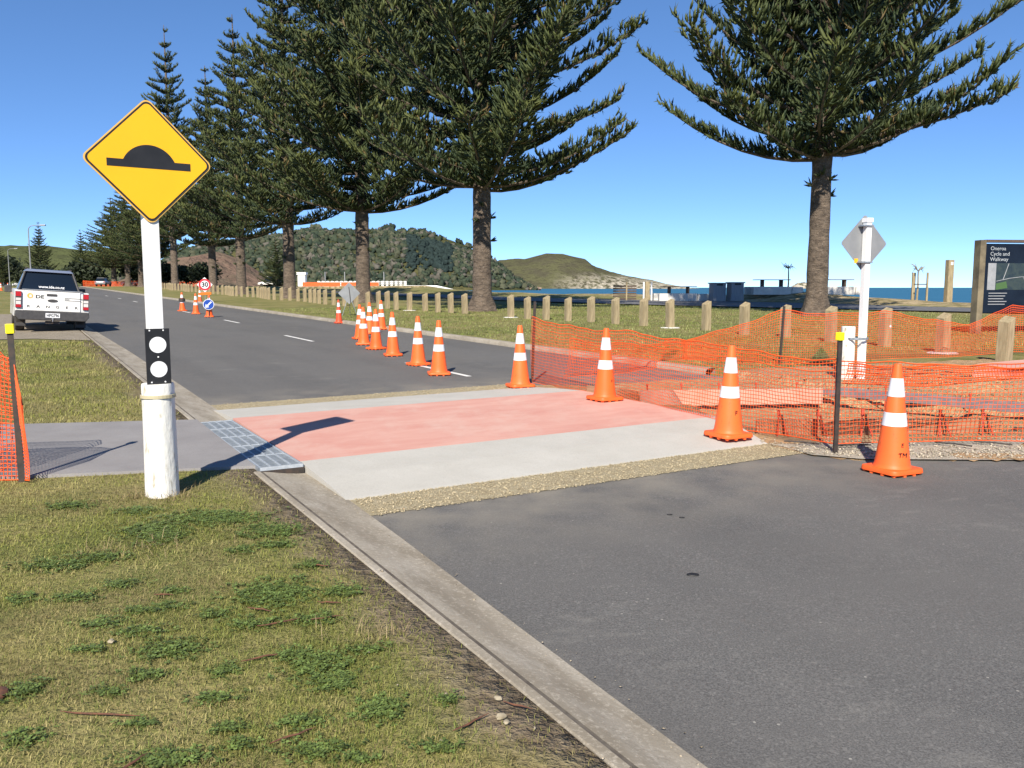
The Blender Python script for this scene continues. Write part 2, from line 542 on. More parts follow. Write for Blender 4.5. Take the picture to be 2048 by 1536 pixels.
ts = [-1500, -900, -500, -300, -180, -110, -70, -45, -30, -20, -14, -10, -8] + [-7 + .5 * i for i in range(17)] + [1.3, 1.585, 1.605, 4, 7, 10.04, 10.06, 10.3, 10.7] + [11 + .75 * i for i in range(74)] + [68, 72, 78, 84, 92, 105, 130, 180, 300, 600, 1500]
V = []
for u in us:
    for t in ts:
        x = -0.5 * u + .8660254 * t; y = .8660254 * u + .5 * t
        V.append((x, y, land_z(x, y)))
n = len(ts)
F = [(i * n + j, i * n + j + 1, (i + 1) * n + j + 1, (i + 1) * n + j) for i in range(len(us) - 1) for j in range(n - 1)]
tag(np_mesh('ground', V, F, m_turf, smooth=True), kind='structure')
m = MB(); m.v = [(-9000, -3000, -1.6), (15000, -3000, -1.6), (15000, 24000, -1.6), (-9000, 24000, -1.6)]; m.f = [(0, 1, 2, 3)]
tag(m.build('sea', m_sea), kind='structure')

# road: near and far asphalt, with the worked strip left open between them
near_edge = [(5.45, 1.75), (5.45, 6.12), (4.95, 6.35), (4.55, 7.0), (4.15, 7.7), (3.5, 9.5), (2.6, 12), (1.9, 16), (1.6, 30)]
sheet('road', utp([(-40, 1.75)] + near_edge + [(-40, 30)]), m_asph, 0.0)
far_edge = [(11.05, 1.8), (10.98, 6.5), (10.35, 6.9), (10.2, 8.0), (9.9, 9.86)]
sheet('road', utp(far_edge + [(172, 9.86), (172, 1.8)]), m_asph, 0.0)
# centre line dashes
for (a, b, t) in [(12.3, 14.9, 6.25), (21.1, 23.7, 6.34), (31.0, 33.6, 6.70), (41.2, 43.7, 6.75), (51, 53.5, 6.75), (61, 63.5, 6.75), (71, 73.5, 6.75), (82, 84.5, 6.75)]:
    sheet('centre_line_dash', utp([(a, t), (b, t), (b, t + .10), (a, t + .10)]), m_line, 0.004)
# kerbs and channel
def strip(name, u0, u1, prof, mat, step=4.0, warp=lambda u, t: t):
    """extruded cross profile [(t, dz)] along the road"""
    m = MB(); k = max(2, int((u1 - u0) / step) + 1); q = len(prof)
    for i in range(k + 1):
        u = u0 + (u1 - u0) * i / k
        for t, dz in prof: m.v.append(UT(u, float(warp(u, t)), dz))
    m.f = [(i * q + j, i * q + j + 1, (i + 1) * q + j + 1, (i + 1) * q + j) for i in range(k) for j in range(q - 1)]
    return tag(m.build(name, mat, smooth=True), kind='structure')
m_grime = M('channel grime', (.085, .07, .055), .95, (.14, .12, .095), 14, world=True)
for (a, b) in [(-40, 6.78), (9.52, 172)]:
    strip('kerb', a, b, [(1.545, .02), (1.545, .064), (1.552, .070), (1.592, .069), (1.596, .064)], m_kerb, 2.0)
    strip('kerb_joint', a, b, [(1.594, .065), (1.606, .060), (1.622, .059)], m_grime, 2.0)
    strip('channel', a, b, [(1.618, .0600), (1.66, .054), (1.72, .043), (1.80, .028), (1.90, .014), (2.00, .009), (2.004, -.02)], m_kerb, 1.0,
          warp=lambda u, t: t if t < 1.66 else 1.66 + (t - 1.66) * (np.interp(u, [-10, 2, 5.4, 12, 20, 30], [1.78, 1.865, 1.985, 2.03, 2.04, 1.95]) - 1.66) / .34)
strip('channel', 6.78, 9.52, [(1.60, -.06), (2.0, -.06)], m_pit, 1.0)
strip('kerb', 10.6, 172, [(9.84, -.02), (9.845, .05), (9.88, .095), (10.02, .10), (10.05, .09), (10.05, .0)], m_kerb, 3.0)
# raised crossing: near ramp, pink top, far ramp, with a visible end wall at the gutter
PZ = .075
def slab(name, prof, mat, t0, t1s):
    """prof [(u, dz)] ; right edge t per profile point"""
    m = MB(); q = len(prof)
    for (u, dz), t1 in zip(prof, t1s):
        m.v += [UT(u, t0, dz), UT(u, t1, dz), UT(u, t0 + .0, -.12), UT(u, t1, -.12)]
    for i in range(q - 1):
        a, b = i * 4, i * 4 + 4
        m.f += [(a, a + 1, b + 1, b), (a, b, b + 2, a + 2), (a + 1, a + 3, b + 3, b + 1)]
    m.f += [(0, 2, 3, 1), (q * 4 - 4, q * 4 - 3, q * 4 - 1, q * 4 - 2)]
    return tag(m.build(name, mat), kind='structure')
slab('crossing_ramp', [(5.80, .012), (5.83, .016), (6.40, .055), (6.955, PZ)], m_slab, 1.965, [6.2, 6.2, 6.45, 6.62])
slab('crossing_table', [(6.958, PZ + .001), (9.50, PZ + .001)], m_pink, 1.965, [6.62, 6.58])
slab('crossing_ramp', [(9.503, PZ), (10.0, .055), (10.6, .012)], m_slab, 1.965, [6.58, 6.5, 6.4])
# gravel strips along both ramps
def gravel(name, poly, dz, mat): return sheet(name, utp(poly), mat, dz)
gravel('gravel_strip', [(5.34, 1.86), (5.32, 6.2), (5.82, 6.25), (5.82, 1.86)], .0045, m_grav)
gravel('gravel_strip', [(10.58, 1.9), (10.58, 6.45), (11.08, 6.5), (11.10, 1.9)], .0045, m_grav)
# footpath slabs on the left, skewed to the road
fp = lambda t, k: (6.93 + (1.6 - t) * .33 if k == 0 else 9.55 + (1.6 - t) * .38)
cuts = [1.598, -.52, -2.6, -4.7, -6.9, -9.2]
for a, b in zip(cuts, cuts[1:]):
    b2 = b + .012
    sheet('footpath_slab', utp([(fp(a, 0), a), (fp(a, 1), a), (fp(b2, 1), b2), (fp(b2, 0), b2)]), m_foot, .085, .12)
sheet('footpath_bed', utp([(fp(1.597, 0) + .01, 1.597), (fp(1.597, 1) - .01, 1.597), (fp(-9, 1) - .01, -9), (fp(-9, 0) + .01, -9)]), m_grime, .072)
# lay-by under the parked truck
sheet('lay_by', utp([(23.2, 1.5), (24.6, .3), (24.9, -1.6), (26, -4.5), (40, -5), (42, -1), (41, 1.5)]), m_lay, .072)
# coastal path
m = MB()
nearp = [(46, 20), (30, 30), (21, 36), (13, 42), (7, 47), (0, 55), (-8, 68), (-20, 88)]
farp = [(56, 30), (37, 41), (28.5, 47.5), (17, 52.0), (9.5, 55.5), (2.5, 61.5), (-5.5, 73), (-18, 91)]
for (a, b) in zip(nearp, farp):
    for k in range(5):
        x = a[0] + (b[0] - a[0]) * k / 4; y = a[1] + (b[1] - a[1]) * k / 4
        m.v.append((x, y, G(y) + .14 + (.02 if k in (1, 2, 3) else 0)))
m.f = [(i * 5 + k, i * 5 + k + 1, i * 5 + 6 + k, i * 5 + 5 + k) for i in range(7) for k in range(4)]
tag(m.build('path', m_path), kind='structure')
# dug-out ground beside the crossing
def dig_z(x, y):
    u, t = to_ut(x, y)
    z = .004 + .022 * fbm(x, y, 2.2, 4)
    if 8.9 < y < 11.2 and 2.3 < x < 5.4: z -= .09
    d = math.hypot((x - 6.3) / 1.9, (y - 11.6) / 1.0)
    if d < 1: z += .20 * (1 - d * d) ** 2 * (1 + .5 * fbm(x, y, 1.5, 3))
    if t > 9.9: z = max(z, .112 + .02 * fbm(x, y, 2, 3))
    return G(y) + z
V, idx, F = [], {}, []
nx, ny = 114, 66
for j in range(ny + 1):
    for i in range(nx + 1):
        u = 4.0 + 7.0 * j / ny; t = 6.05 + 9.6 * i / nx
        x, y, _ = UT(u, t); V.append((x, y, dig_z(x, y)))
def inside(u, t):
    lo = np.interp(t, [6.0, 6.35, 7.0, 7.7, 9.5, 12, 16], [5.55, 4.95, 4.55, 4.15, 3.5, 2.6, 1.9])
    hi = np.interp(t, [6.0, 6.5, 6.9, 8, 9.86, 10, 12, 14, 16], [10.9, 10.8, 10.38, 10.22, 9.95, 10.0, 9.7, 9.3, 8.9])
    lt = np.interp(u, [4, 5.5, 6.2, 6.9, 9.5, 10.5, 11], [6.1, 6.14, 6.35, 6.56, 6.54, 6.4, 6.4])
    return lo - .12 < u < hi + .1 and t > lt - .02
for j in range(ny):
    for i in range(nx):
        if inside(4.0 + 7.0 * (j + .5) / ny, 6.05 + 9.6 * (i + .5) / nx):
            F.append((j * (nx + 1) + i, j * (nx + 1) + i + 1, (j + 1) * (nx + 1) + i + 1, (j + 1) * (nx + 1) + i))
tag(np_mesh('dug_ground', V, F, m_dirt, smooth=True), kind='structure')
sheet('dust_strip', utp([(5.20, 6.12), (4.86, 6.35), (4.45, 7.0), (4.03, 7.7), (3.38, 9.5), (2.6, 11.8), (3.5, 12.0), (4.15, 9.8), (4.85, 8.1), (5.35, 7.0), (5.72, 6.2)]), m_dust, .016)
sheet('pink_path', [(7.0, 12.9), (7.9, 14.4), (12.5, 17.2), (16.5, 17.0), (12.5, 13.2), (8.4, 12.0)], m_pink, .15, .12)

# ------------------------------------------------------------------ far hills
def ridge(name, pts, D, depth, mat, foot=-2.5, amp=6.0, cols=120, rows=22, curve=1.0):
    xs = [(p[0] - 1024) / 1704 * D for p in pts]; hs_ = [1.6 + (575 - p[1]) / 1704 * D for p in pts]
    V = []
    for j in range(rows + 1):
        f = j / rows
        for i in range(cols + 1):
            x = xs[0] + (xs[-1] - xs[0]) * i / cols
            h = float(np.interp(x, xs, hs_))
            if f <= .72:
                g = f / .72; pr = math.sin(g * math.pi / 2) ** curve
            else:
                g = (f - .72) / .28; pr = math.cos(g * math.pi / 2)
            nz = fbm(x, f * depth, 1 / (depth * .35), 5)
            z = foot + (h - foot) * pr * (1 + .18 * nz * (1 - abs(2 * f - 1.3) if f < .65 else 0)) 
            V.append((x + amp * nz * .5, D - depth + depth * f / .72, z + amp * .10 * nz * pr))
    q = cols + 1
    F = [(j * q + i, j * q + i + 1, (j + 1) * q + i + 1, (j + 1) * q + i) for j in range(rows) for i in range(cols)]
    o = tag(np_mesh(name, V, F, mat, smooth=True), kind='structure')
    return np.array(V).reshape(rows + 1, q, 3)
m_h1 = hill_mat('wooded hill', (.105, .10, .045), (.050, .060, .030))
m_h2 = hill_mat('bare hill', (.20, .135, .10), (.13, .105, .075))
m_h3 = hill_mat('headland', (.105, .105, .055), (.085, .080, .052), (.50, .45, .36), (34, 66), (90, 240))
m_h4 = hill_mat('far pasture', (.10, .115, .050), (.075, .085, .042))
HP = [(380, 545), (430, 500), (470, 488), (520, 480), (570, 474), (620, 466), (650, 462), (700, 466), (740, 472), (775, 462), (810, 462), (860, 468), (905, 477), (940, 492), (985, 516), (1012, 538), (1040, 560), (1062, 573)]
HP = [(a, b + 5) for a, b in HP]
hv = ridge('hill', HP, 1300, 330, m_h1)
ridge('hill', [(300, 572), (340, 548), (370, 530), (410, 512), (445, 504), (480, 518), (520, 545), (565, 570)], 900, 180, m_h2)
ridge('headland', [(930, 574), (960, 540), (1000, 521), (1050, 519), (1092, 508), (1125, 509), (1150, 515), (1168, 519), (1180, 532), (1210, 544), (1250, 552), (1290, 559), (1325, 568), (1352, 576)], 2600, 420, m_h3, amp=10)
ridge('hill', [(-700, 500), (-400, 480), (-150, 505), (0, 502), (50, 497), (100, 492), (160, 500), (240, 510), (330, 520), (430, 545), (470, 572)], 2400, 600, m_h4, amp=20)
ridge('islet', [(1575, 576), (1590, 566), (1604, 564), (1618, 570), (1640, 576)], 2700, 60, m_h3, amp=2, cols=30, rows=10)
# breakwater across the bay
m = MB(); r2 = random.Random(3)
for k in range(260):
    px = r2.uniform(790, 1080); D = 1040 + r2.uniform(-9, 9)
    x = (px - 1024) / 1704 * D; s = r2.uniform(1.2, 3.2)
    m.box((x, D, -1.2 + r2.uniform(0, 3.4 if px < 1000 else 2.0)), (s * 1.5, s, s), Matrix.Rotation(r2.uniform(0, 3), 3, 'Z') @ Matrix.Rotation(r2.uniform(-.5, .5), 3, 'X'))
m_rock = M('breakwater rock', (.36, .25, .18), .95, (.24, .17, .13), .3, world=True)
tag(m.build('breakwater', m_rock), 'long low breakwater of brown rocks across the bay', 'breakwater', kind='stuff')
m = MB(); m.box(((1030 - 1024) / 1704 * 1150 - 8, 1150, -1.2), (70, 16, 1.5)); 
tag(m.build('beach', M('beach sand', (.62, .56, .45), .95, (.55, .49, .38), .1, world=True)), kind='structure')
# woodland: lumpy crowns over the hill
def ico():
    import bmesh
    bm = bmesh.new(); bmesh.ops.create_icosphere(bm, subdivisions=2, radius=1)
    v = np.array([q.co[:] for q in bm.verts]); f = np.array([[q.index for q in p.verts] for p in bm.faces]); bm.free(); return v, f
iv, if_ = ico()
def crowns(P, rad, cols_, seed=1):
    g = np.random.default_rng(seed); Vs, Fs, Cs = [], [], []
    for k in range(len(P)):
        d = 1 + g.normal(0, .30, (len(iv), 1))
        v = iv * d * rad[k] * np.array([1, 1, g.uniform(.8, 1.25)]) + P[k]
        Vs.append(v); Fs.append(if_ + k * len(iv)); Cs.append(np.clip(cols_[k] * g.uniform(.88, 1.12, (len(iv), 1)), 0, 1))
    return np.concatenate(Vs), np.concatenate(Fs), np.concatenate(Cs)
g = np.random.default_rng(2)
P, rad, cc = [], [], []
pal = np.array([(.036, .050, .036), (.048, .062, .040), (.078, .084, .055), (.105, .098, .082), (.026, .040, .038)])
while len(P) < 4600:
    fi = g.uniform(.03, .74); ci = g.uniform(0, 1)
    j = fi * (hv.shape[0] - 1); i = ci * (hv.shape[1] - 1)
    p = hv[int(j), int(i)] * (1 - (i % 1)) + hv[int(j), min(int(i) + 1, hv.shape[1] - 1)] * (i % 1)
    p = p + (hv[min(int(j) + 1, hv.shape[0] - 1), int(i)] - hv[int(j), int(i)]) * (j % 1)
    px = 1024 + 1704 * p[0] / p[1]
    dens = .62 + .5 * noise.noise(Vector((p[0] * .018, fi * 6, 1)))
    top = fi > .60
    if top: dens *= .30 if px > 640 else .8
    if 860 < px < 950 and fi < .6: dens *= 1.3
    if px > 985: dens *= .35
    if g.random() > dens: continue
    r_ = g.uniform(1.6, 4.2) * (1.15 if top else 1)
    if 815 < px < 905 and .15 < fi < .6: c = pal[4]; r_ *= 1.1
    else: c = pal[g.choice(4, p=[.28, .34, .22, .16])]
    P.append(p + np.array([0, 0, r_ * .45])); rad.append(r_); cc.append(c * g.uniform(.82, 1.12))
for px, yy, r_ in [(640, 458, 7), (672, 462, 6), (785, 456, 10), (776, 462, 8), (822, 458, 8), (846, 461, 8), (690, 464, 6), (920, 479, 6), (560, 472, 8), (530, 476, 8)]:
    for q in range(9):
        o_ = g.normal(0, .45, 3) * r_ * np.array([1, .6, .6])
        P.append(np.array([(px - 1024) / 1704 * 1298, 1298, 1.6 + (572 - yy) / 1704 * 1298 - 2]) + o_); rad.append(r_ * g.uniform(.25, .5)); cc.append(pal[0] * g.uniform(.7, 1.2))
Vv, Ff, Cc = crowns(P, rad, cc)
tag(np_mesh('far_woodland', Vv, Ff, m_wood_far, Cc), 'dark mixed woodland covering the far hillside', 'woodland', kind='stuff')

# ------------------------------------------------------------------ Norfolk pines
def pine(seed, H=25.5, zb=5.4, sp=.060, slope=.43, cap=7.2, gap=1.0):
    g = np.random.default_rng(seed)
    A = {k: [] for k in 'pdlrcn'}
    limb = MB()
    z = zb
    while z < H - .4:
        lf = (z - zb) / (H - zb)
        Rr = min(cap, slope * (H - z) + .1) * g.uniform(.88, 1.08)
        nb = 6 if lf < .8 else 5
        az0 = g.uniform(0, 6.28)
        for b in range(nb):
            a = az0 + 2 * math.pi * b / nb + g.normal(0, .10)
            L = Rr * (g.uniform(.84, 1.10) if g.random() > .22 else g.uniform(.5, .84))
            if L < .25: continue
            a1 = -.06 + .25 * lf + g.normal(0, .08); b1 = .39 - .16 * lf + g.normal(0, .08)
            if z < zb + .3: a1 = -.02; b1 = .34
            z0 = z + g.uniform(-.12, .12)
            bend = g.normal(0, .10)
            def C(s):
                s = np.asarray(s); aa = a + bend * s
                return np.stack([L * s * np.cos(aa), L * s * np.sin(aa), z0 + L * (a1 * s + b1 * s * s)], -1)
            pts = C(np.linspace(0.02, 1, 7))
            r0 = .022 + .0085 * L
            limb.tube([tuple(q) for q in pts], [r0 * (1 - .8 * k / 6) for k in range(7)], 4, False)
            bare = .10 if lf < .5 else .06
            ns = max(5, int(L * (1 - bare) / sp))
            for side in (-1, 1, 0):
                k = ns if side else int(ns * .6)
                s = np.clip(np.linspace(bare, 1, k) + g.normal(0, .012, k), .03, 1)
                p = C(s); T = C(np.minimum(s + .03, 1.03)) - C(s - .03); T /= np.linalg.norm(T, axis=1, keepdims=True)
                Sd = np.array([-math.sin(a), math.cos(a), 0]) * (side if side else 0)
                up = np.array([0, 0, 1.0])
                w = g.uniform(.55, 1.15, (k, 1))
                d = T * g.uniform(.15, .75, (k, 1)) + Sd * w + up * (g.uniform(.10, .75, (k, 1)) if side else g.uniform(.6, 1.3, (k, 1)))
                d += g.normal(0, .20, (k, 3)); d /= np.linalg.norm(d, axis=1, keepdims=True)
                env = np.clip(np.minimum((s - bare) * 4 + .35, 1.0), .2, 1) * (1 - .50 * s)
                clump = .55 + .75 * np.abs(np.sin(s * L * 2.6 + 1.7 * side + a * 5))
                l = np.clip(L * .19, .28, 1.25) * env * clump * g.uniform(.6, 1.3, k) * (1 if side else .42)
                if side:
                    lat = (np.clip(L * .15, .20, .95) * env * clump)[:, None]
                    off = g.uniform(0, 1, (k, 1)) ** .8 * lat
                    p = p + Sd * off + T * off * .45 + up * off * g.uniform(.1, .5, (k, 1))
                    l = np.clip(g.uniform(.26, .56, k) * (.75 + .35 * env), .18, .6) * min(1, .45 + L * .14)
                A['p'].append(p); A['d'].append(d); A['l'].append(l)
                A['r'].append(np.full(k, .050) * g.uniform(.7, 1.35, k))
                tipc = np.clip(s, 0, 1)[:, None]
                base = np.array([.019, .034, .016]); young = np.array([.092, .106, .030])
                mixv = np.clip(.05 + .75 * tipc ** 1.5 * g.uniform(.2, 1.2, (k, 1)) + g.normal(0, .12, (k, 1)), 0, 1)
                c = base * (1 - mixv) + young * mixv
                br = g.random((k, 1)) < .03
                c = np.where(br, np.array([.115, .085, .035]), c)
                A['c'].append(c)
        z += g.uniform(.46, .66) * gap * (1.0 if lf < .6 else 1.0 + 1.5 * (lf - .6))
    p = np.concatenate(A['p']); d = np.concatenate(A['d']); l = np.concatenate(A['l'])[:, None]; r = np.concatenate(A['r'])[:, None]; c = np.concatenate(A['c'])
    N = len(p); 
    ref = np.where(np.abs(d[:, 2:3]) < .9, np.array([[0, 0, 1.0]]), np.array([[1.0, 0, 0]]))
    e1 = np.cross(d, ref); e1 /= np.linalg.norm(e1, axis=1, keepdims=True); e2 = np.cross(e1, d)
    upb = np.array([0, 0, 1.0])
    mid = p + d * l * .5; tip = p + d * l + upb * l * .22
    V = []
    for ctr, k in ((p, .75), (mid, 1.15)):
        for q in range(3):
            th = 2 * math.pi * q / 3
            V.append(ctr + (e1 * math.cos(th) + e2 * math.sin(th)) * r * k)
    V.append(tip)
    # fringe of short sprays
    fr = []
    for q in range(3):
        th = g.uniform(0, 6.28, (N, 1)); s = g.uniform(.25, .9, (N, 1))
        b0 = p + d * l * s; o = (e1 * np.cos(th) + e2 * np.sin(th))
        tv = b0 + o * r * g.uniform(1.8, 4.2, (N, 1)) + d * r * 2.2 + upb * r * .8
        fr += [b0 + d * r * .55, b0 - d * r * .55, tv]
    V = np.stack(V + fr, 1)
    nv = V.shape[1]
    f = []
    for q in range(3):
        q2 = (q + 1) % 3
        f += [(q, q2, 3 + q2), (q, 3 + q2, 3 + q), (3 + q, 3 + q2, 6)]
    for q in range(3): f.append((7 + 3 * q, 8 + 3 * q, 9 + 3 * q))
    F = (np.array(f)[None] + (np.arange(N) * nv)[:, None, None]).reshape(-1, 3)
    C = np.repeat(c[:, None, :], nv, 1)
    C[:, 6] *= 1.25
    C = C.reshape(-1, 3)
    return V.reshape(-1, 3), F, C, limb
def trunk_mb(seed, H, zb):
    g = random.Random(seed); m = MB(); prof = []
    n = 18; zs = [-.25, 0, .15, .35, .7, 1.1] + [1.5 + .45 * i for i in range(14)] + [8.5 + 1.6 * i for i in range(int((H - 9) / 1.6))] + [H]
    for z in zs:
        if z < 1.1: r = .44 + .30 * (1 - max(z, 0) / 1.1) ** 2
        else: r = .44 - .05 * min(1, (z - 1.1) / 6) - (.36 * max(0, (z - 7)) / (H - 7))
        r = max(r, .02)
        b = len(m.v)
        rr = r * (1 + g.uniform(-.05, .05))
        for k in range(n):
            th = 2 * math.pi * k / n
            q = rr * (1 + .05 * noise.noise(Vector((math.cos(th) * 2, math.sin(th) * 2, z * .8 + seed))) + (.10 * math.sin(th * 5 + seed) if z < .4 else 0))
            m.v.append((q * math.cos(th), q * math.sin(th), z))
        if b:
            for k in range(n): m.f.append((b - n + k, b - n + (k + 1) % n, b + (k + 1) % n, b + k))
    m.f.append(tuple(range(len(m.v) - n, len(m.v))))
    return m
def sprig(g, z):        # tuft of short shoots on the bare trunk
    m = MB(); a = g.uniform(0, 6.28); o = Vector((.40 * math.cos(a), .40 * math.sin(a), z))
    for k in range(9):
        d = Vector((math.cos(a + g.uniform(-.8, .8)), math.sin(a + g.uniform(-.8, .8)), g.uniform(-.1, .9))).normalized() * g.uniform(.18, .42)
        m.tube([o, o + d * .6, o + d], [.03, .035, .004], 3, False)
    return m
m_sprig = M('sprig needles', (.040, .055, .024), .7, (.06, .075, .028), 9)
def make_pine(seed, H, zb, label, xy, sxy=1.0, sz=1.0, rz=0.0, sp=.066, slope=.50, cap=6.9, gap=1.35):
    root = thing('pine_tree', label, 'pine tree', (xy[0], xy[1], land_z(*xy) - .02), rz, 'norfolk pines along the road')
    trunk_mb(seed, H, zb).build('trunk', m_bark, root, smooth=True)
    V, F, C, limb = pine(seed, H, zb, sp, slope, cap, gap)
    cr = np_mesh('crown', V, F, m_needle, C, root)
    limb.build('branches', m_bark, root)['kind'] = 'stuff'
    g = random.Random(seed)
    for z in [zb - g.uniform(.5, 2.6) for _ in range(5)]: sprig(g, z).build('trunk_shoot', m_sprig, root)
    root.scale = (sxy, sxy, sz)
    return root
pA = make_pine(4, 25.5, 5.55, 'tall pine standing alone between bollards and picnic tables', (12.1, 34.0), .92, 1.12, 0.4)
pB = make_pine(9, 25.5, 5.5, 'broad crowned pine beside the gap in the bollards, first of the roadside row', (-1.36, 39.0), .98, 1.0, 1.1)
row = [(-9.06, 52.2, .98, 1.0, 'second pine of the roadside row, behind the grey diamond sign'),
       (-16.3, 62.9, 1.0, 1.02, 'third pine of the roadside row, beside the white gate hut'),
       (-24.6, 78.0, 1.0, .96, 'fourth pine of the roadside row, trunk lit beside dense bollards'),
       (-32.4, 93.0, .97, .93, 'fifth pine of the roadside row, behind the round speed sign'),
       (-43.2, 110, 1.0, 1.28, 'tallest thin topped pine of the row rising above the yellow sign'),
       (-52.5, 127, 1.05, .86, 'pine of the roadside row half hidden by the white sign post'),
       (-60, 139, 1.1, .80, 'pine at the bend of the road near the silver car'),
       (-68, 152, 1.15, .72, 'pine at the bend of the road beyond the silver car'),
       (-76, 164, 1.15, .66, 'pine with low crown at the far end of the row')]
pC = make_pine(23, 25.5, 5.3, 'x', (-24.6, 78.0), 1, 1, 0, .075, .31, 6.9, 1.5)
for k, (x, y, sxy, sz, lb) in enumerate(row):
    src = (pB, pA)[k % 2] if k < 1 else pC
    c = pC if k == 1 else copy_tree(src)
    c.location = (x, y, land_z(x, y) - .02); c.rotation_euler.z = 1.3 * k + .5; c.scale = (sxy, sxy, sz); c['label'] = lb
for x, y, s, sz, lb in [(-102, 186, .62, .60, 'small pointed pine at the road end beside the street lamp'), (-91, 182, .55, .52, 'second small pine at the road end near the row'), (-113, 190, .55, .40, 'low young pine beside the tall street lamp'), (-31.5, 115, .42, .33, 'small young pine growing behind the bollards between big trunks')]:
    c = copy_tree(pC); c.location = (x, y, land_z(x, y) - (1.2 if s > .5 else 1.5)); c.rotation_euler.z = x; c.scale = (s, s, sz); c['label'] = lb; c['group'] = 'young pines in the distance'

# broadleaf scrub beyond the road end
def bush(name, label, xy, w, h, colr, seed, group, cat='tree'):
    g = np.random.default_rng(seed)
    root = thing(name, label, cat, (xy[0], xy[1], land_z(*xy)), 0, group)
    m = MB(); m.tube([(0, 0, -.2), (.1, 0, h * .3), (0, .2, h * .6)], [.16 * w / 4, .12 * w / 4, .04], 6).build('trunk', m_bark, root)
    n_ = 2600
    cl = g.normal(0, 1, (16, 3)); cl /= np.linalg.norm(cl, axis=1, keepdims=True); cl *= g.uniform(.35, .75, (16, 1))
    ci = g.integers(0, 16, n_)
    q = cl[ci] + g.normal(0, .20, (n_, 3))
    P = q * np.array([w / 2, w / 2, h * .46]) + np.array([0, 0, h * .56])
    P[:, 2] = np.maximum(P[:, 2], .12)
    a = g.normal(0, 1, (n_, 3)); a /= np.linalg.norm(a, axis=1, keepdims=True); b = np.cross(a, g.normal(0, 1, (n_, 3))); b /= np.linalg.norm(b, axis=1, keepdims=True)
    s = g.uniform(.16, .36, (n_, 1)) * w / 6
    V = np.stack([P - a * s, P + b * s * .6, P + a * s, P - b * s * .6], 1).reshape(-1, 3)
    F = np.arange(n_ * 4).reshape(-1, 4)
    C = np.repeat(np.array(colr) * g.uniform(.6, 1.5, (n_, 1)), 4, 0)
    np_mesh('crown', V, F, m_leaf, C, root)
bl = [(-86, 172, 9, 5, 'dark rounded tree under the pines at the road end'), (-97, 175, 8, 4.5, 'dark tree between lamp and pines'), (-72, 168, 8, 4.2, 'dense shrub beyond the bend of the road'), (-118, 200, 12, 6.5, 'wide dark tree behind the cream house'), (-61, 152, 7, 4, 'low bushy tree behind the tallest pine'), (-57, 150, 5, 3.6, 'grey green bush behind the bollard row'), (-52, 146, 6, 4.2, 'bare looking bush in front of the red hill')]
for k, (x, y, w, h, lb) in enumerate(bl): bush('bushy_tree', lb, (x, y), w, h, (.040, .050, .026) if k % 3 else (.030, .040, .022), 30 + k, 'scrub at the road end')

# ------------------------------------------------------------------ yellow hump sign
def rounded(half, rad, n=6):
    pts = []
    for cx, cy, a0 in ((half - rad, half - rad, 0), (-half + rad, half - rad, 90), (-half + rad, -half + rad, 180), (half - rad, -half + rad, 270)):
        for k in range(n + 1):
            a = R(a0 + 90 * k / n); pts.append((cx + rad * math.cos(a), cy + rad * math.sin(a)))
    return pts
def plate(pts, y0, y1, zc=0.0, rot=0.0):
    c, s = math.cos(rot), math.sin(rot)
    P = [(x * c - z * s, x * s + z * c) for x, z in pts]
    return MB().prism(P, lambda x, z: (x, y0, z + zc), lambda x, z: (x, y1, z + zc))
sx_, sy_ = -2.50, 5.97
root = thing('hump_sign', 'yellow diamond road hump warning sign on white post in stub', 'sign', XY(sx_, sy_, .045), R(35))
m = MB(); prof = [(.116, -.05), (.113, .10), (.109, .45), (.108, .70), (.109, .800), (.104, .815)]
m.lathe(prof, 28)
for i, v in enumerate(m.v):
    a = math.atan2(v[1], v[0]); k = 1 + .03 * math.sin(3 * a + 1) + .02 * math.sin(7 * a + v[2] * 3)
    m.v[i] = (v[0] * k, v[1] * k, v[2])
st = m.build('stub_post', m_stub, root, smooth=True)
MB().lathe([(.1135, .715), (.1175, .717), (.1175, .738), (.1135, .740)], 28, cap=False).build('wire_band', M('band', (.45, .40, .26), .7), root)
MB().box((0, 0, 1.47), (.098, .098, 1.42)).build('post', m_white, root, bevel=.006)
MB().box((0, -.058, 1.005), (.160, .012, .395)).build('backing_plate', m_black, root)
for zz in (1.090, .920): MB().prism([(.056 * math.cos(R(a)), .056 * math.sin(R(a))) for a in range(0, 360, 12)], lambda x, z: (x, -.0642, z + zz), lambda x, z: (x, -.0672, z + zz)).build('reflector', m_refl, root)
for (x, zz) in [(-.05, 1.19), (.04, 1.19), (-.05, .83), (.04, .83), (0, 1.005)]:
    MB().lathe([(.006, 0), (.004, .004)], 8).build('screw', m_refl, root, loc=(x, -.0642, zz), rot=(R(90), 0, 0))
ZC = 2.335
dia = MB()
pl = plate(rounded(.300, .045), -.062, -.056, ZC, R(45)).build('sign_plate', m_yedge, root)
plate(rounded(.291, .040), -.066, -.0622, ZC, R(45)).build('border', m_black, pl)
plate(rounded(.279, .034), -.069, -.0662, ZC, R(45)).build('panel', m_yel, pl)
hump = [(-.268, -.045), (.268, -.045), (.268, .005), (.165, .005)] + [(.182 * math.sin(R(a)), -.072 + .182 * math.cos(R(a))) for a in range(60, -61, -5)] + [(-.165, .005), (-.268, .005)]
MB().prism(hump, lambda x, z: (x, -.0692, z + ZC), lambda x, z: (x, -.0712, z + ZC)).build('hump_symbol', m_black, pl)
for zz in (ZC - .18, ZC + .15): MB().box((0, -.052, zz), (.16, .006, .03)).build('bracket', m_galv, root)

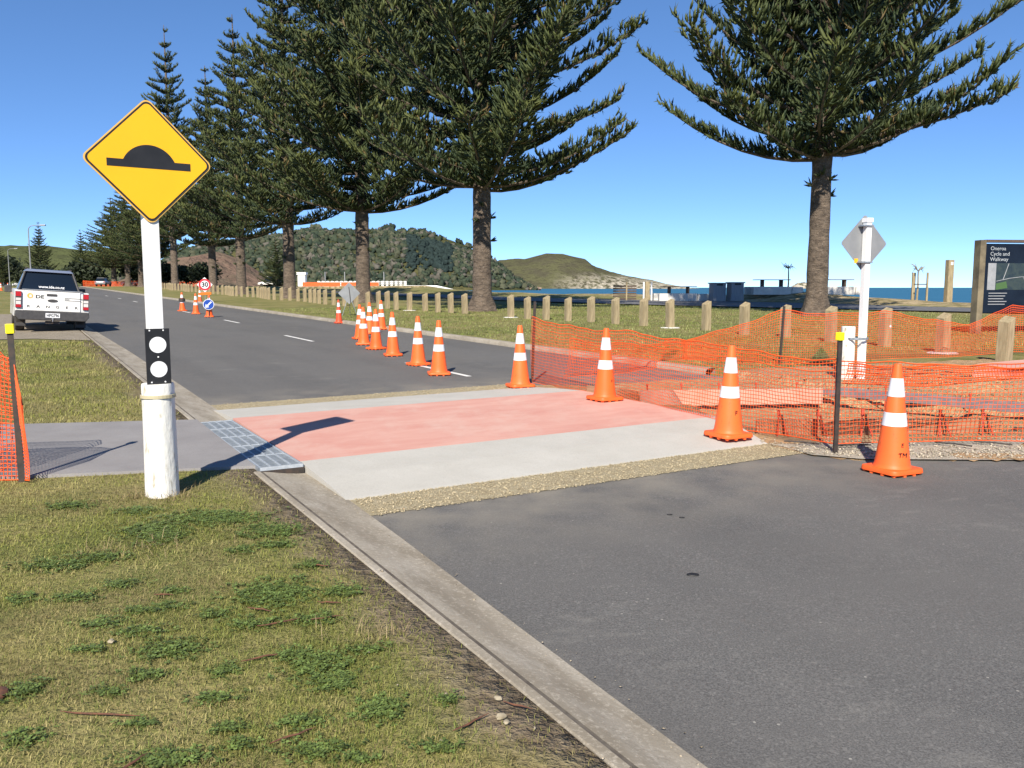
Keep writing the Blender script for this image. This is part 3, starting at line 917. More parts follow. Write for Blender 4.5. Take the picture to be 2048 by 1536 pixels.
# grey-backed diamond sign across the road
bx, by = 5.12, 12.45
root = thing('sign_back', 'grey back of a diamond sign on a white square post behind the orange net', 'sign', XY(bx, by, .08), R(20))
MB().box((0, 0, 1.14), (.088, .088, 2.36)).build('post', m_white, root, bevel=.006)
MB().box((0, 0, 2.34), (.11, .11, .06)).build('post_cap', m_white, root)
MB().lathe([(.105, -.1), (.10, .4), (.098, .80), (.09, .81)], 20).build('stub_post', m_stub, root, loc=(-.17, .10, 0), smooth=True)
pl = plate(rounded(.295, .04), .050, .054, 2.01, R(45)).build('sign_plate', m_alu, root)
plate(rounded(.291, .04), .0545, .057, 2.01, R(45)).build('sign_face', m_yel, pl)
MB().box((-.135, .047, 1.76), (.065, .004, .065)).build('sticker', m_yel, pl)
for zz in (1.74, 2.26): MB().box((-.03, .0, zz), (.19, .13, .022)).build('clamp', m_galv, root)
MB().lathe([(.16, .62), (.17, .625), (.17, .65), (.16, .655)], 18, c=(-.07, .05, 0), cap=False).build('wire_tie', m_galv, root)

# ------------------------------------------------------------------ cones
def make_cone():
    root = thing('traffic_cone', 'x', 'traffic cone', (0, 0, 0), 0, 'orange road cones')
    prof = [(.162, .040), (.150, .050), (.138, .085), (.128, .15), (.034, .885), (.030, .90), (.020, .902)]
    MB().lathe(prof, 28).build('body', m_cone, root, smooth=True)
    o = [(x, y) for x, y in rounded(.185, .06, 5)]
    m = MB(); m.prism(o, lambda x, y: (x, y, .016), lambda x, y: (x * .97, y * .97, .052))
    m.build('base', m_cone, root, bevel=.006, smooth=True)
    for sx in (-1, -.33, .33, 1):
        for sy in (-1, -.33, .33, 1):
            if max(abs(sx), abs(sy)) == 1:
                q = .165 if abs(sx) < 1 or abs(sy) < 1 else .145
                MB().box((sx * q, sy * q, .008), (.026, .026, .018)).build('foot', m_cone, root)
    def rr(z): return .128 + (.034 - .128) * (z - .15) / .735 + .0022
    for a, b in ((.395, .505), (.635, .785)):
        MB().lathe([(rr(a) - .003, a), (rr(a), a + .001), (rr(b), b - .001), (rr(b) - .003, b)], 28, cap=False).build('reflective_band', m_refl, root, smooth=True)
    return root
cone0 = make_cone()
def mark(c, s, size, z, az):
    r = .128 + (.034 - .128) * (z - .15) / .735 + .0035
    text('stencil', s, size, m_ink, c, (r * math.sin(az), -r * math.cos(az), z), (R(97), 0, az), depth=.001)
cones = [(3.14, 6.92, 0, .45, 'orange cone with TM stencil standing on the asphalt beside the yellow capped stake'),
         (2.12, 8.25, .046, .50, 'orange cone with boxed letter stencil on the grey concrete ramp'),
         (1.16, 10.58, PZ, .55, 'orange cone standing on the pink concrete crossing'),
         (.12, 12.35, .012, .35, 'orange cone on the far ramp edge beside the dark net stake'),
         (-1.21, 14.05, 0, .2, 'orange cone beyond the crossing, next to the centre line dash'),
         (-1.72, 15.6, 0, .7, 'second orange cone beyond the crossing, in the curved line'),
         (-2.45, 17.5, 0, .3, 'third orange cone beyond the crossing, in the curved line'),
         (-3.05, 19.1, 0, .9, 'fourth orange cone of the curved line, overlapped by its neighbours'),
         (-3.55, 20.4, 0, .1, 'fifth orange cone of the curved line, behind a nearer cone'),
         (-3.98, 22.3, 0, .5, 'sixth orange cone of the curved line, nearer the far kerb'),
         (-4.05, 24.3, 0, .8, 'orange cone mostly hidden behind the sixth cone of the line'),
         (-4.05, 26.5, 0, .25, 'orange cone closing the curved line at the far kerb'),
         (-6.1, 30.1, 0, .5, 'slim faded cone at the far kerb under the grey diamond sign'),
         (-13.94, 37.7, 0, .4, 'orange cone on the centre line behind the blue arrow sign'),
         (-15.84, 41.1, 0, .9, 'orange cone on the centre line wearing a dark collar'),
         (-19.9, 54.6, 0, .2, 'orange cone at the far kerb below the round speed sign'),
         (-12.33, 34.8, 0, .3, 'orange cone carrying the blue arrow disc')]
made = []
for k, (x, y, dz, rz, lb) in enumerate(cones):
    c = cone0 if k == 0 else copy_tree(cone0)
    c.location = XY(x, y, dz + .001); c.rotation_euler = (0, 0, rz); c['label'] = lb; made.append(c)
    c.rotation_euler = (R(rnd.uniform(-.7, .7)), R(rnd.uniform(-.7, .7)), rz)
mark(made[0], 'E', .05, .245, -.25); mark(made[0], 'TM', .058, .165, -.25)
mark(made[1], 'F', .065, .25, -.15)
mark(made[2], 'F', .05, .25, .1)
for ch in made[12].children:
    if ch.name.startswith(('body', 'base')):
        ch.data = ch.data.copy(); ch.data.materials[0] = m_cone2
made[12].scale = (.86, .86, .92)
MB().lathe([(.10, .45), (.15, .46), (.15, .60), (.10, .62)], 16, cap=False).build('collar', m_steel, made[14])
# blue keep-left disc fixed over its cone
x, y = -12.28, 34.62
root = thing('arrow_sign', 'round blue sign with white diagonal arrow held over a cone', 'sign', XY(x, y, 0), R(22))
disc = [(.215 * math.cos(R(a)), .215 * math.sin(R(a))) for a in range(0, 360, 10)]
pl = plate(disc, -.01, 0.0, .52).build('disc', m_refl, root)
plate([(a * .9, b * .9) for a, b in disc], -.014, -.0105, .52).build('blue_face', m_blue, pl)
arrow = [(-.13, -.13), (.02, -.11), (-.025, -.065), (.13, .09), (.09, .13), (-.065, -.025), (-.11, .02)]
plate(arrow, -.017, -.0145, .52).build('arrow', m_refl, pl)
MB().box((0, .012, .42), (.03, .02, .80)).build('stem', m_steel, root)
# temporary 30 sign
x, y = -19.2, 53.6
root = thing('speed_sign', 'round red ringed 30 speed sign on white diamond above orange plate', 'sign', XY(x, y, .03), R(20))
d3 = [(.36 * math.cos(R(a)), .36 * math.sin(R(a))) for a in range(0, 360, 10)]
pl = plate([(-.33, -.33), (.33, -.33), (.33, .33), (-.33, .33)], 0, .012, 1.13, R(45)).build('white_diamond', m_refl, root)
plate(d3, -.006, -.0005, 1.13).build('red_ring', m_sred, pl)
plate([(a * .70, b * .70) for a, b in d3], -.010, -.0065, 1.13).build('white_face', m_refl, pl)
text('number', '30', .40, m_ink, pl, (0, -.011, 1.125), (R(90), 0, 0), depth=.002, bold=.03)
plate([(-.36, -.09), (.36, -.04), (.36, .11), (-.36, .07)], -.004, .006, .56).build('orange_plate', m_orng, root)
for sx in (-.22, .22): MB().tube([(sx, 0.02, .5), (sx * 1.3, .35, 0)], .016, 6).build('leg', m_galv, root)
MB().tube([(0, .02, 1.1), (0, .02, 0)], .018, 6).build('leg', m_galv, root)
# back of a temporary diamond sign by the far kerb
x, y = -6.5, 34.2
root = thing('temporary_sign', 'grey back of a temporary diamond sign propped on the far verge', 'sign', XY(x, y, .08), R(14))
pl = plate(rounded(.31, .04), 0, .012, .90, R(45)).build('sign_plate', m_alu, root)
MB().tube([(-.01, -.012, 1.15), (.02, -.03, .85), (.05, -.02, .48)], .012, 6).build('strap', m_steel, pl)
MB().tube([(0, .03, 1.0), (.05, .5, 0)], .012, 6).build('leg', m_galv, root)
for sx in (-.3, .3): MB().tube([(sx * .2, 0.02, .7), (sx, -.05, 0)], .012, 6).build('leg', m_galv, root)

# ------------------------------------------------------------------ orange nets and stakes
def net(name, label, keys, cell=.038, height=.9, r=.0027, wob=.03, seed=1, sag=.04, group='orange safety netting'):
    """keys: (x, y, top above ground, bottom above ground)"""
    g = np.random.default_rng(seed)
    K = np.array(keys, float)
    sd_ = np.concatenate([[0], np.cumsum(np.hypot(np.diff(K[:, 0]), np.diff(K[:, 1])))])
    L = sd_[-1]; nc = int(L / cell) + 1; nr = int(height / cell) + 1
    s = np.linspace(0, L, nc)
    X, Y, T, B = [np.interp(s, sd_, K[:, k]) for k in range(4)]
    # catenary-like sag of the top between keys
    for a, b in zip(sd_, sd_[1:]):
        mk = (s >= a) & (s <= b); q = (s[mk] - a) / max(b - a, 1e-6)
        T[mk] -= sag * (b - a) * .5 * np.sin(q * math.pi)
    T += .012 * np.sin(s * 5 + seed) + .006 * np.sin(s * 13)
    gx = np.gradient(X, s); gy = np.gradient(Y, s); nrm = np.stack([-gy, gx], 1); nrm /= np.linalg.norm(nrm, axis=1, keepdims=True)
    f = np.linspace(0, 1, nr)
    ground = np.array([land_or(x, y) for x, y in zip(X, Y)])
    Z = ground[:, None] + B[:, None] + (T - B)[:, None] * f[None]
    w = wob * (np.sin(s[:, None] * 2.3 + 3 * f[None] + seed) + .6 * np.sin(s[:, None] * 5.1 - 4 * f[None])) * (1 - .75 * f[None])
    sh = .04 * np.sin(s[:, None] * 1.7 + seed) * (f[None] - .5)
    P = np.stack([X[:, None] + nrm[:, 0:1] * w + gx[:, None] * sh, Y[:, None] + nrm[:, 1:2] * w + gy[:, None] * sh, Z], 2)
    n3 = np.concatenate([nrm, np.zeros((nc, 1))], 1)[:, None, :] * np.ones((1, nr, 1))
    tg = np.stack([gx, gy, np.zeros(nc)], 1)[:, None, :] * np.ones((1, nr, 1))
    upv = np.zeros_like(P); upv[..., 2] = 1
    Vs, Fs = [], []; off = 0
    rowr = np.full(nr, r); rowr[-1] = r * 2.2; rowr[-2] = r * 1.7; rowr[-4] = r * 1.7; rowr[0] = r * 1.8
    def strand(Pp, e1, e2, rad):
        nonlocal off
        a, b = Pp.shape[0], Pp.shape[1]          # b strands of length a
        ring = np.stack([Pp + e1 * rad, Pp - .5 * e1 * rad + .87 * e2 * rad * 1.4, Pp - .5 * e1 * rad - .87 * e2 * rad * 1.4], 2)
        Vs.append(ring.reshape(-1, 3))
        ii, jj = np.meshgrid(np.arange(a - 1), np.arange(b), indexing='ij')
        i0 = ((ii * b + jj) * 3).ravel(); i1 = (((ii + 1) * b + jj) * 3).ravel()
        for q in range(3):
            q2 = (q + 1) % 3
            Fs.append(np.stack([i0 + q, i0 + q2, i1 + q2, i1 + q], 1) + off)
        off += a * b * 3
    strand(P, n3, upv, rowr[None, :, None])
    strand(P.transpose(1, 0, 2), n3.transpose(1, 0, 2), tg.transpose(1, 0, 2), r)
    o = np_mesh(name, np.concatenate(Vs), np.concatenate(Fs), m_net)
    return tag(o, label, 'safety net', group)
def land_or(x, y):
    u, t = to_ut(x, y)
    if t > 10.05 and u > 4: return land_z(x, y)
    if t < 1.6 and u < 300: return G(y) + .07
    return G(y)
net('safety_net', 'orange safety net running from the dark stake to the yellow capped stake beside the crossing', [(.30, 13.0, 1.0, .0), (1.55, 10.6, .93, .02), (2.18, 9.2, .90, .0), (2.94, 7.66, .86, .10)], seed=2, cell=.040, r=.0025)
net('safety_net', 'orange safety net stretching from the yellow capped stake past the front cone', [(2.94, 7.66, .86, .10), (3.9, 7.95, .80, .06), (5.1, 8.05, .79, .05), (6.9, 8.0, .83, .04)], seed=5, cell=.046, sag=.02, r=.0022)
net('safety_net', 'loose folded band of orange net hanging along the top edge of the front net', [(3.05, 7.74, .81, .64), (3.9, 8.02, .78, .58), (4.5, 8.10, .76, .62), (5.4, 8.12, .77, .69), (6.9, 8.08, .80, .72)], seed=8, cell=.03, height=.24, wob=.02, sag=.03)
net('safety_net', 'orange safety net in front of the bollards beside the white sign post', [(3.2, 15.9, .34, .0), (4.68, 14.9, .95, .0), (5.6, 15.2, .88, .02), (6.9, 15.8, .90, .0), (8.0, 16.25, .72, .0), (8.9, 16.6, .62, .0), (9.9, 16.9, .98, .05), (12.5, 17.1, .95, .0)], seed=11, cell=.042, sag=.03)
net('safety_net', 'collapsed orange net trailing on the verge towards the dark stake', [(.9, 13.6, .62, .0), (1.9, 14.4, .50, .0), (2.6, 15.2, .42, .0), (3.25, 15.9, .36, .0)], seed=14, cell=.045, height=.6, wob=.08)
# left side bunched net
net('safety_net', 'bunched orange net tied to the stake on the footpath', [(-3.64, 6.28, .60, .01), (-3.74, 6.36, .92, .0), (-3.92, 6.36, .98, .0), (-4.3, 6.30, .97, .0), (-5.0, 6.2, .95, .0), (-6.2, 6.0, .95, .0)], seed=17, cell=.030, wob=.02, sag=.0)
net('safety_net', 'second fold of orange net bulging behind the footpath stake', [(-3.90, 6.70, .80, .12), (-4.05, 6.66, 1.0, .02), (-4.30, 6.60, 1.0, .0), (-4.8, 6.55, .98, .0)], seed=21, cell=.040, wob=.045, sag=.0, r=.0026)
def stake(label, x, y, top, lean=(0, 0), cap=True, base=None, mat=None):
    z = land_or(x, y) if base is None else base
    root = thing('fence_stake', label, 'stake', (x, y, z), rnd.uniform(0, .6), 'net fence stakes')
    root.rotation_euler = (lean[0], lean[1], .4)
    m = MB(); m.box((0, 0, top / 2 - .1), (.042, .010, top + .2)); m.box((0, .016, top / 2 - .1), (.010, .034, top + .198))
    m.build('shaft', m_steel, root)
    if cap: MB().box((0, .008, top - .022), (.056, .056, .072)).build('cap', m_cap, root, bevel=.006)
stake('black steel stake with yellow cap at the corner of the net beside the front cone', 2.94, 7.62, 1.10)
stake('dark steel stake without cap holding the net at the far ramp', .31, 13.03, 1.24, (R(0), R(2)), False)
stake('dark steel stake holding the net in front of the timber bollards', 4.69, 14.86, 1.02, (0, R(3)), False)
stake('black steel stake with yellow cap on the footpath in bunched orange net', -3.72, 6.34, 1.16, (0, R(-.6)), True, G(6.33) + .085)

# formwork in the dug strip
def board(name, label, a, b, h, th, mat, dz):
    A, B = Vector(XY(*a, dz)), Vector(XY(*b, dz)); d = B - A; L = d.length
    root = MB().box((L / 2, 0, h / 2), (L, th, h)).build(name, mat, None, bevel=.006)
    root.location = A; root.rotation_euler = (0, 0, math.atan2(d.y, d.x))
    return tag(root, label, 'formwork', 'crossing formwork')
board('formwork_board', 'long brown timber formwork board behind the front cone', (2.50, 8.62), (5.05, 8.70), .215, .045, m_board_t, -.055)
board('formwork_board', 'pale pinkish formwork board in the middle of the excavation', (1.62, 10.72), (4.02, 10.95), .20, .04, m_form, -.02)
board('formwork_board', 'short timber formwork board joining the pink table edge', (1.02, 11.40), (1.60, 10.74), .18, .04, m_board_t, -.02)
board('steel_rail', 'dark steel edge rail running diagonally through the excavation', (4.05, 11.15), (5.85, 9.35), .08, .04, m_rail, .07)
board('steel_rail', 'second thin steel edge rail beside the diagonal rail', (4.35, 11.40), (6.15, 9.60), .04, .05, m_rail, .10)
def brace(x, y, k):
    root = thing('formwork_brace', '%s red A shaped steel brace along the brown formwork board from the yellow capped stake' % ['first', 'second', 'third', 'fourth', 'fifth'][k], 'brace', XY(x, y, -.02), 0, 'red formwork braces')
    MB().tube([(0, .03, .27), (-.035, -.05, 0)], .008, 6).build('leg', m_pin, root)
    MB().tube([(0, .03, .27), (.085, -.07, -.01)], .008, 6).build('leg', m_pin, root)
    MB().box((0, .036, .25), (.024, .020, .07)).build('head', m_pin, root)
    MB().tube([(.015, -.02, .24), (.06, .0, 0)], .007, 6).build('pin', m_steel, root)
for k, x in enumerate((2.72, 3.12, 3.58, 4.38, 4.82)): brace(x, 8.56 + .01 * k, k)
def pin(x, y, dz, h):
    o = MB().tube([(0, 0, -.1), (0, 0, h)], .009, 6); o.box((0, 0, h), (.03, .02, .03))
    tag(o.build('steel_pin', m_pin, None, loc=XY(x, y, dz)), 'small red steel form pin standing in the dug soil', 'pin', 'red form pins')
for x, y in [(1.75, 10.95), (2.2, 11.0), (2.7, 11.05), (3.2, 11.1), (3.75, 11.15), (4.75, 10.75), (5.45, 10.05), (4.3, 11.25)]: pin(x, y, .06, .16)
for k, (x, y, a) in enumerate([(2.75, 7.98, -.5), (3.2, 7.85, .1), (4.15, 7.9, -.7), (4.55, 7.95, -.6)]):
    o = MB().tube([(-.16, 0, 0), (0, .01, .004), (.16, 0, 0)], .008, 6).build('loose_bar', m_steel, None, loc=XY(x, y, .046), rot=(0, 0, a))
    tag(o, 'short dark steel bar lying on the gravel under the net', 'steel bar', 'loose steel bars')

# grate over the gutter between footpath and crossing
root = thing('drain_grate', 'galvanised steel grate bridging the gutter between footpath and pink crossing', 'grate', UT(6.80, 1.60, 0), ROAD)
W_, Lg = .345, 2.66; zt = .088
for k in range(5): MB().box((.008 + (W_ - .016) * k / 4, Lg / 2, zt - .0085), (.011, Lg, .026)).build('bearing_bar', m_galv2, root)
for k in range(2): MB().box((W_ * k, Lg / 2, zt - .018), (.012, Lg + .01, .040)).build('side_rail', m_galv, root)
for k in range(6): MB().box((W_ / 2, Lg * k / 5, zt - .0105), (W_, .012, .030)).build('cross_rail', m_galv2, root)
m = MB()
nb = 88
for k in range(nb): m.box((W_ / 2, Lg * (k + .5) / nb, zt - .008), (W_ - .004, .0120, .012))
m.build('rung_grid', m_galv, root)['kind'] = 'stuff'
MB().box((W_ / 2, -.007, zt - .055), (W_ + .02, .012, .062)).build('end_plate', m_steel, root)
# ------------------------------------------------------------------ timber bollards
bp = [(8.81, 15.22), (8.74, 17.26), (8.27, 18.9), (7.57, 20.24), (6.98, 21.77), (6.24, 22.92), (5.60, 24.6), (4.8, 25.9), (4.16, 26.98), (3.38, 27.9), (2.69, 29.1), (1.97, 30.1), (1.23, 30.9), (.57, 31.4), (-.04, 32.8), (-1.98, 35.9), (-2.64, 36.9), (-3.26, 37.6), (-3.96, 39.0), (-4.75, 39.6), (-5.5, 40.6)]
u0, t0 = to_ut(*bp[-1])
for k in range(1, 62):
    u = u0 + 1.42 * k; t = 15.5 + .25 * math.sin(k * .7) + max(0, (u - 60) * .02)
    if u < 128: bp.append(UT(u, t)[:2])
def bollard():
    m = MB(); h = .86; w = .10
    m.v = [(-w, -w, -.3), (w, -w, -.3), (w, w, -.3), (-w, w, -.3), (-w, -w, h - .13), (w, -w, h - .03), (w, w, h), (-w, w, h - .10)]
    m.f = [(0, 3, 2, 1), (0, 1, 5, 4), (1, 2, 6, 5), (2, 3, 7, 6), (3, 0, 4, 7), (4, 5, 6, 7)]
    return m.build('timber_bollard', m_post, None, bevel=.008)
b0 = bollard()
ORD = ['fourth', 'fifth', 'sixth', 'seventh', 'eighth', 'ninth', 'tenth', 'eleventh', 'twelfth', 'thirteenth', 'fourteenth', 'fifteenth']
tag(b0, 'x', 'bollard', 'timber bollards along the verge')
for k, (x, y) in enumerate(bp):
    o = b0 if k == 0 else b0.copy()
    if k: col.objects.link(o)
    o.location = (x, y, land_z(x, y)); o.rotation_euler = (rnd.uniform(-.02, .02), rnd.uniform(-.02, .02), R(25) + rnd.uniform(-.1, .1)); o.scale = (1, 1, rnd.uniform(.96, 1.04))
    o['label'] = {0: 'pale timber bollard with fresh base standing apart beside the pink path', 1: 'timber bollard behind the orange net in shade of the walkway board', 2: 'timber bollard with small white tag seen through the orange net'}.get(k, '%s timber bollard counted along the verge row from the pink path' % ORD[k - 3] if 3 <= k < 15 else ('timber bollard beside the grey diamond sign, between first and second row pines' if 15 <= k < 21 else 'square timber bollard with slanted top in the long verge row'))
for k in (1, 7, 14, 19):
    x, y = bp[k]
    o = MB().lathe([(.30, 0), (.27, .02), (.0, .025)], 12, cap=False).build('concrete_collar', m_conc2, None, loc=(x, y, land_z(x, y) + .004), smooth=True)
    tag(o, 'thin pale concrete footing ring around a bollard', 'footing', 'bollard footings')
MB().box((.05, -.104, .45), (.05, .006, .05)).build('tag', m_refl, [o for o in bpy.data.objects if o.get('label', '').startswith('timber bollard with small white')][0])

# ------------------------------------------------------------------ parked utility truck
root = thing('pickup_truck', 'white double cab utility truck with canopy parked on the lay-by', 'truck', UT(27.6, .80, .03), ROAD)
root.rotation_euler = (0, R(3.6), ROAD + R(1.5))
body = [(0, .58), (0, 1.15), (.06, 1.18), (1.75, 1.20), (3.35, 1.22), (4.35, 1.18), (5.10, 1.05), (5.25, .85), (5.25, .50), (5.0, .38), (4.7, .40), (4.62, .66), (4.35, .78), (4.05, .66), (3.95, .40), (1.55, .40), (1.45, .66), (1.15, .78), (.85, .66), (.77, .42)]
m = MB(); m.prism(body, lambda y, z: (-.93, y, z), lambda y, z: (.93, y, z))
m.build('body', m_tpaint, root, bevel=.03, smooth=True)
cab = lambda y, z: None
def frustum(m, y0, y1, y2, y3, z0, z1, w0, w1):   # lower y0-y3, upper y1-y2
    m.v += [(-w0, y0, z0), (w0, y0, z0), (w0, y3, z0), (-w0, y3, z0), (-w1, y1, z1), (w1, y1, z1), (w1, y2, z1), (-w1, y2, z1)]
    m.f += [(0, 3, 2, 1), (4, 5, 6, 7), (0, 1, 5, 4), (1, 2, 6, 5), (2, 3, 7, 6), (3, 0, 4, 7)]
    return m
frustum(MB(), 1.52, 1.70, 3.1, 4.0, 1.17, 1.74, .83, .63).build('glasshouse', m_glass, root, bevel=.05, smooth=True)
frustum(MB(), 1.62, 1.72, 2.95, 3.1, 1.742, 1.82, .66, .58).build('roof', M('roof paint', (.16, .19, .27), .25, coat=.6), root, bevel=.03, smooth=True)
for sx in (-1, 1):
    MB().tube([(sx * .58, 1.75, 1.84), (sx * .58, 2.9, 1.84)], .025, 8).build('roof_rail', m_steel, root)
    MB().tube([(sx * .80, 1.50, 1.18), (sx * .63, 1.67, 1.74)], .03, 6).build('pillar', m_bump, root)
MB().box((0, -.012, .90), (1.40, .03, .56)).build('tailgate', m_tpaint, root, bevel=.012)
MB().box((0, .78, 1.186), (1.70, 1.38, .03)).build('tonneau_cover', m_steel, root, bevel=.008)
MB().box((0, -.006, .615), (1.44, .02, .025)).build('tailgate_gap', m_ink, root)
MB().box((0, -.02, 1.205), (1.5, .05, .02)).build('sill_trim', m_silver, root)
MB().box((-.02, -.034, 1.075), (.26, .02, .065)).build('tailgate_handle', m_bump, root, bevel=.01)
MB().prism([(.13 * math.cos(R(a)), .042 * math.sin(R(a))) for a in range(0, 360, 15)], lambda x, z: (x, -.028, z + .915), lambda x, z: (x, -.04, z + .915)).build('oval_badge', m_bump, root)
for sx in (-1, 1):
    l = MB().box((sx * .845, -.005, .915), (.150, .09, .46)).build('tail_light', m_bump, root, bevel=.01)
    MB().box((sx * .845, -.052, 1.07), (.135, .012, .13)).build('red_lens', m_red, l)
    MB().box((sx * .845, -.052, .925), (.125, .012, .07)).build('clear_lens', m_clear, l)
    MB().box((sx * .845, -.052, .825), (.120, .012, .09)).build('clear_lens', m_clear, l)
    MB().box((sx * .845, -.052, .735), (.135, .012, .075)).build('red_lens', m_red, l)
    MB().box((sx * 1.03, 3.45, 1.20), (.20, .10, .22)).build('mirror', m_bump, root, bevel=.02)
bm_ = MB().prism([(-.92, .62), (.92, .62), (.94, .48), (.84, .36), (-.84, .36), (-.94, .48)], lambda x, z: (x, -.10, z), lambda x, z: (x, .12, z)).build('rear_bumper', m_bump, root, bevel=.02)
pl = MB().box((0, -.108, .50), (.36, .012, .125)).build('number_plate', m_refl, root)
text('plate_number', 'HPG796', .115, m_ink, pl, (0, -.116, .498), (R(90), 0, 0), sx=.78, bold=.02)
text('url', 'www.ide.co.nz', .115, m_refl, root, (.06, 1.535, 1.30), (R(90) - R(17.5), 0, 0), sx=1.0, bold=.02)
for k, ch in enumerate('RANGER'): text('letter', ch, .095, m_bump, root, (-.60 + .24 * k, -.029, .735), (R(90), 0, 0), sx=1.35, bold=.025)
MB().prism([(.075 * math.cos(R(a)), .075 * math.sin(R(a))) for a in range(0, 360, 15)], lambda x, z: (x - .56, -.028, z + 1.03), lambda x, z: (x - .56, -.031, z + 1.03)).build('logo_disc', m_gold, root)
MB().box((-.55, -.033, 1.025), (.05, .004, .07)).build('logo_mark', m_refl, root)
text('logo_letters', 'DE', .13, m_ink, root, (-.32, -.029, 1.01), (R(90), 0, 0), sx=1.35, bold=.025)
for k, (w, z) in enumerate([(.46, 1.0), (.12, .965), (.42, .935)]):
    MB().box((.30 + w / 2, -.0285, z), (w, .003, .016)).build('lettering_line', m_bump, root)
for sx in (-.78, .78):
    for yy in (1.15, 4.35):
        w = MB().lathe([(.20, -.12), (.36, -.12), (.385, -.09), (.385, .09), (.36, .12), (.20, .12)], 28).build('wheel', m_rub, root, loc=(sx, yy, .385), rot=(0, R(90), 0), smooth=True)
        MB().lathe([(.0, -.10), (.21, -.105), (.215, .105), (.0, .10)], 20, cap=False).build('rim', m_rim, w)
MB().box((0, 2.6, .47), (1.3, 4.6, .14)).build('chassis', m_steel, root)
MB().box((0, 1.15, .38), (1.4, .12, .12)).build('axle', m_steel, root)
MB().tube([(0, -.12, .33), (0, .2, .36)], .03, 8).build('tow_bar', m_steel, root)
MB().lathe([(.012, 0), (.012, .05), (.026, .065), (.026, .09), (.0, .105)], 12, cap=False).build('tow_ball', m_rim, root, loc=(0, -.14, .33))
MB().box((0, .02, .30), (.36, .05, .08)).build('hitch_plate', m_steel, root)
for sx in (-1, 1): MB().box((sx * .78, .80, .27), (.28, .012, .24)).build('mud_flap', m_bump, root)

# ------------------------------------------------------------------ small far vehicles
def car(label, xy, rz, paint, van=False):
    x, y = xy
    root = thing('car', label, 'car', XY(x, y, .0 if to_ut(x, y)[1] < 10 else .09), rz, 'cars in the distance')
    o = [(0, .35), (0, .80), (.12, .92), (3.2, .92), (4.15, .72), (4.2, .35)]
    MB().prism(o, lambda a, z: (-.85, a, z), lambda a, z: (.85, a, z)).build('body', paint, root, bevel=.06, smooth=True)
    frustum(MB(), .10, .50, 2.3, 3.1, .90, 1.44 if not van else 1.9, .80, .60).build('glasshouse', m_glass, root, bevel=.08, smooth=True)
    frustum(MB(), .5, .6, 2.2, 2.35, 1.43 if not van else 1.89, 1.49 if not van else 1.96, .60, .52).build('roof', paint, root)
    for sx in (-.76, .76):
        MB().box((sx * .92, -.01, .74), (.22, .03, .16)).build('tail_light', m_red, root)
        for yy in (.75, 3.4): MB().lathe([(.1, -.1), (.31, -.1), (.31, .1), (.1, .1)], 16).build('wheel', m_rub, root, loc=(sx, yy, .31), rot=(0, R(90), 0))
    MB().box((0, -.01, .40), (1.6, .05, .18)).build('bumper', m_bump, root)
car('silver hatchback at the bend of the road below the pines', UT(166, 12.6)[:2], R(10), m_silver)
car('white car parked beyond the bollards at the road end', (-72.5, 168), R(75), m_tpaint)
car('white van behind the trunk of the third pine', (-45.5, 168), R(80), m_tpaint, True)
car('white vehicle in front of the cream house', (-111, 196), R(60), m_tpaint, True)

# ------------------------------------------------------------------ street lamps, house, far barriers
def lamp(label, x, y, h):
    root = thing('street_lamp', label, 'street lamp', (x, y, land_z(x, y)), 0, 'street lamps')
    m = MB(); pts = [(0, 0, 0), (0, 0, h * .45), (0, 0, h - .5)] + [(.5 - .5 * math.cos(R(a)), 0, h - .5 + .5 * math.sin(R(a))) for a in (30, 60, 90)] + [(1.35, 0, h + .06)]
    m.tube(pts, [.095, .075, .055, .045, .04, .04, .035], 8).build('pole', m_alu, root, smooth=True)
    MB().box((1.62, 0, h + .06), (.62, .26, .13)).build('lamp_head', m_silver, root, bevel=.03)
    MB().box((1.65, 0, h - .012), (.44, .2, .03)).build('lens', m_clear, root)
lamp('tall grey street lamp behind the parked truck', -53.2, 95, 7.2)
lamp('distant grey street lamp beyond the cream house', -99.5, 170, 7.4)
hx, hy = -150, 232
root = thing('house', 'cream house with low gabled roof at the end of the road', 'house', (hx, hy, land_z(hx, hy)), R(-8))
MB().box((0, 0, 1.5), (24, 9, 3.1)).build('wall', m_cream, root)
MB().prism([(-4.5, 3.05), (4.5, 3.05), (0, 5.6)], lambda y, z: (-12, y, z), lambda y, z: (12, y, z)).build('gable', m_cream, root, rot=(0, 0, R(90)), )
MB().prism([(-12.6, 3.2), (12.6, 3.2), (12.6, 3.35), (2, 5.95), (-2, 5.95), (-12.6, 3.35)], lambda x, z: (x, -4.9, z), lambda x, z: (x, 4.9, z)).build('roof', m_cream, root)
for x in (-8, -3, 2, 7):
    w = MB().box((x, -4.55, 1.6), (2.2, .1, 1.3)).build('window', m_white, root)
    MB().box((x, -4.62, 1.6), (1.9, .06, 1.05)).build('pane', m_glass, w)
x0 = [(-41.5, 170), (-37.8, 170), (-34, 170), (-30, 170), (-26.5, 170)]
for k in range(4):
    a, b = x0[k], x0[k + 1]
    root = thing('barrier', 'long orange plastic work barrier below the hill', 'barrier', ((a[0] + b[0]) / 2, 170, land_z(a[0], 170)), 0, 'orange barriers below the hill')
    MB().box((0, 0, .42), (3.7, .12, .80)).build('panel', m_net, root)
    for sx in (-1.5, 1.5): MB().box((sx, .1, .06), (.12, .6, .12)).build('foot', m_grey, root)
root = thing('railing', 'white bridge railing behind the orange barrier', 'railing', (-33, 188, land_z(-33, 188)), 0)
MB().box((0, 0, .55), (19, .15, .10)).build('rail', m_white, root); MB().box((0, 0, 1.0), (19, .15, .12)).build('rail', m_white, root)
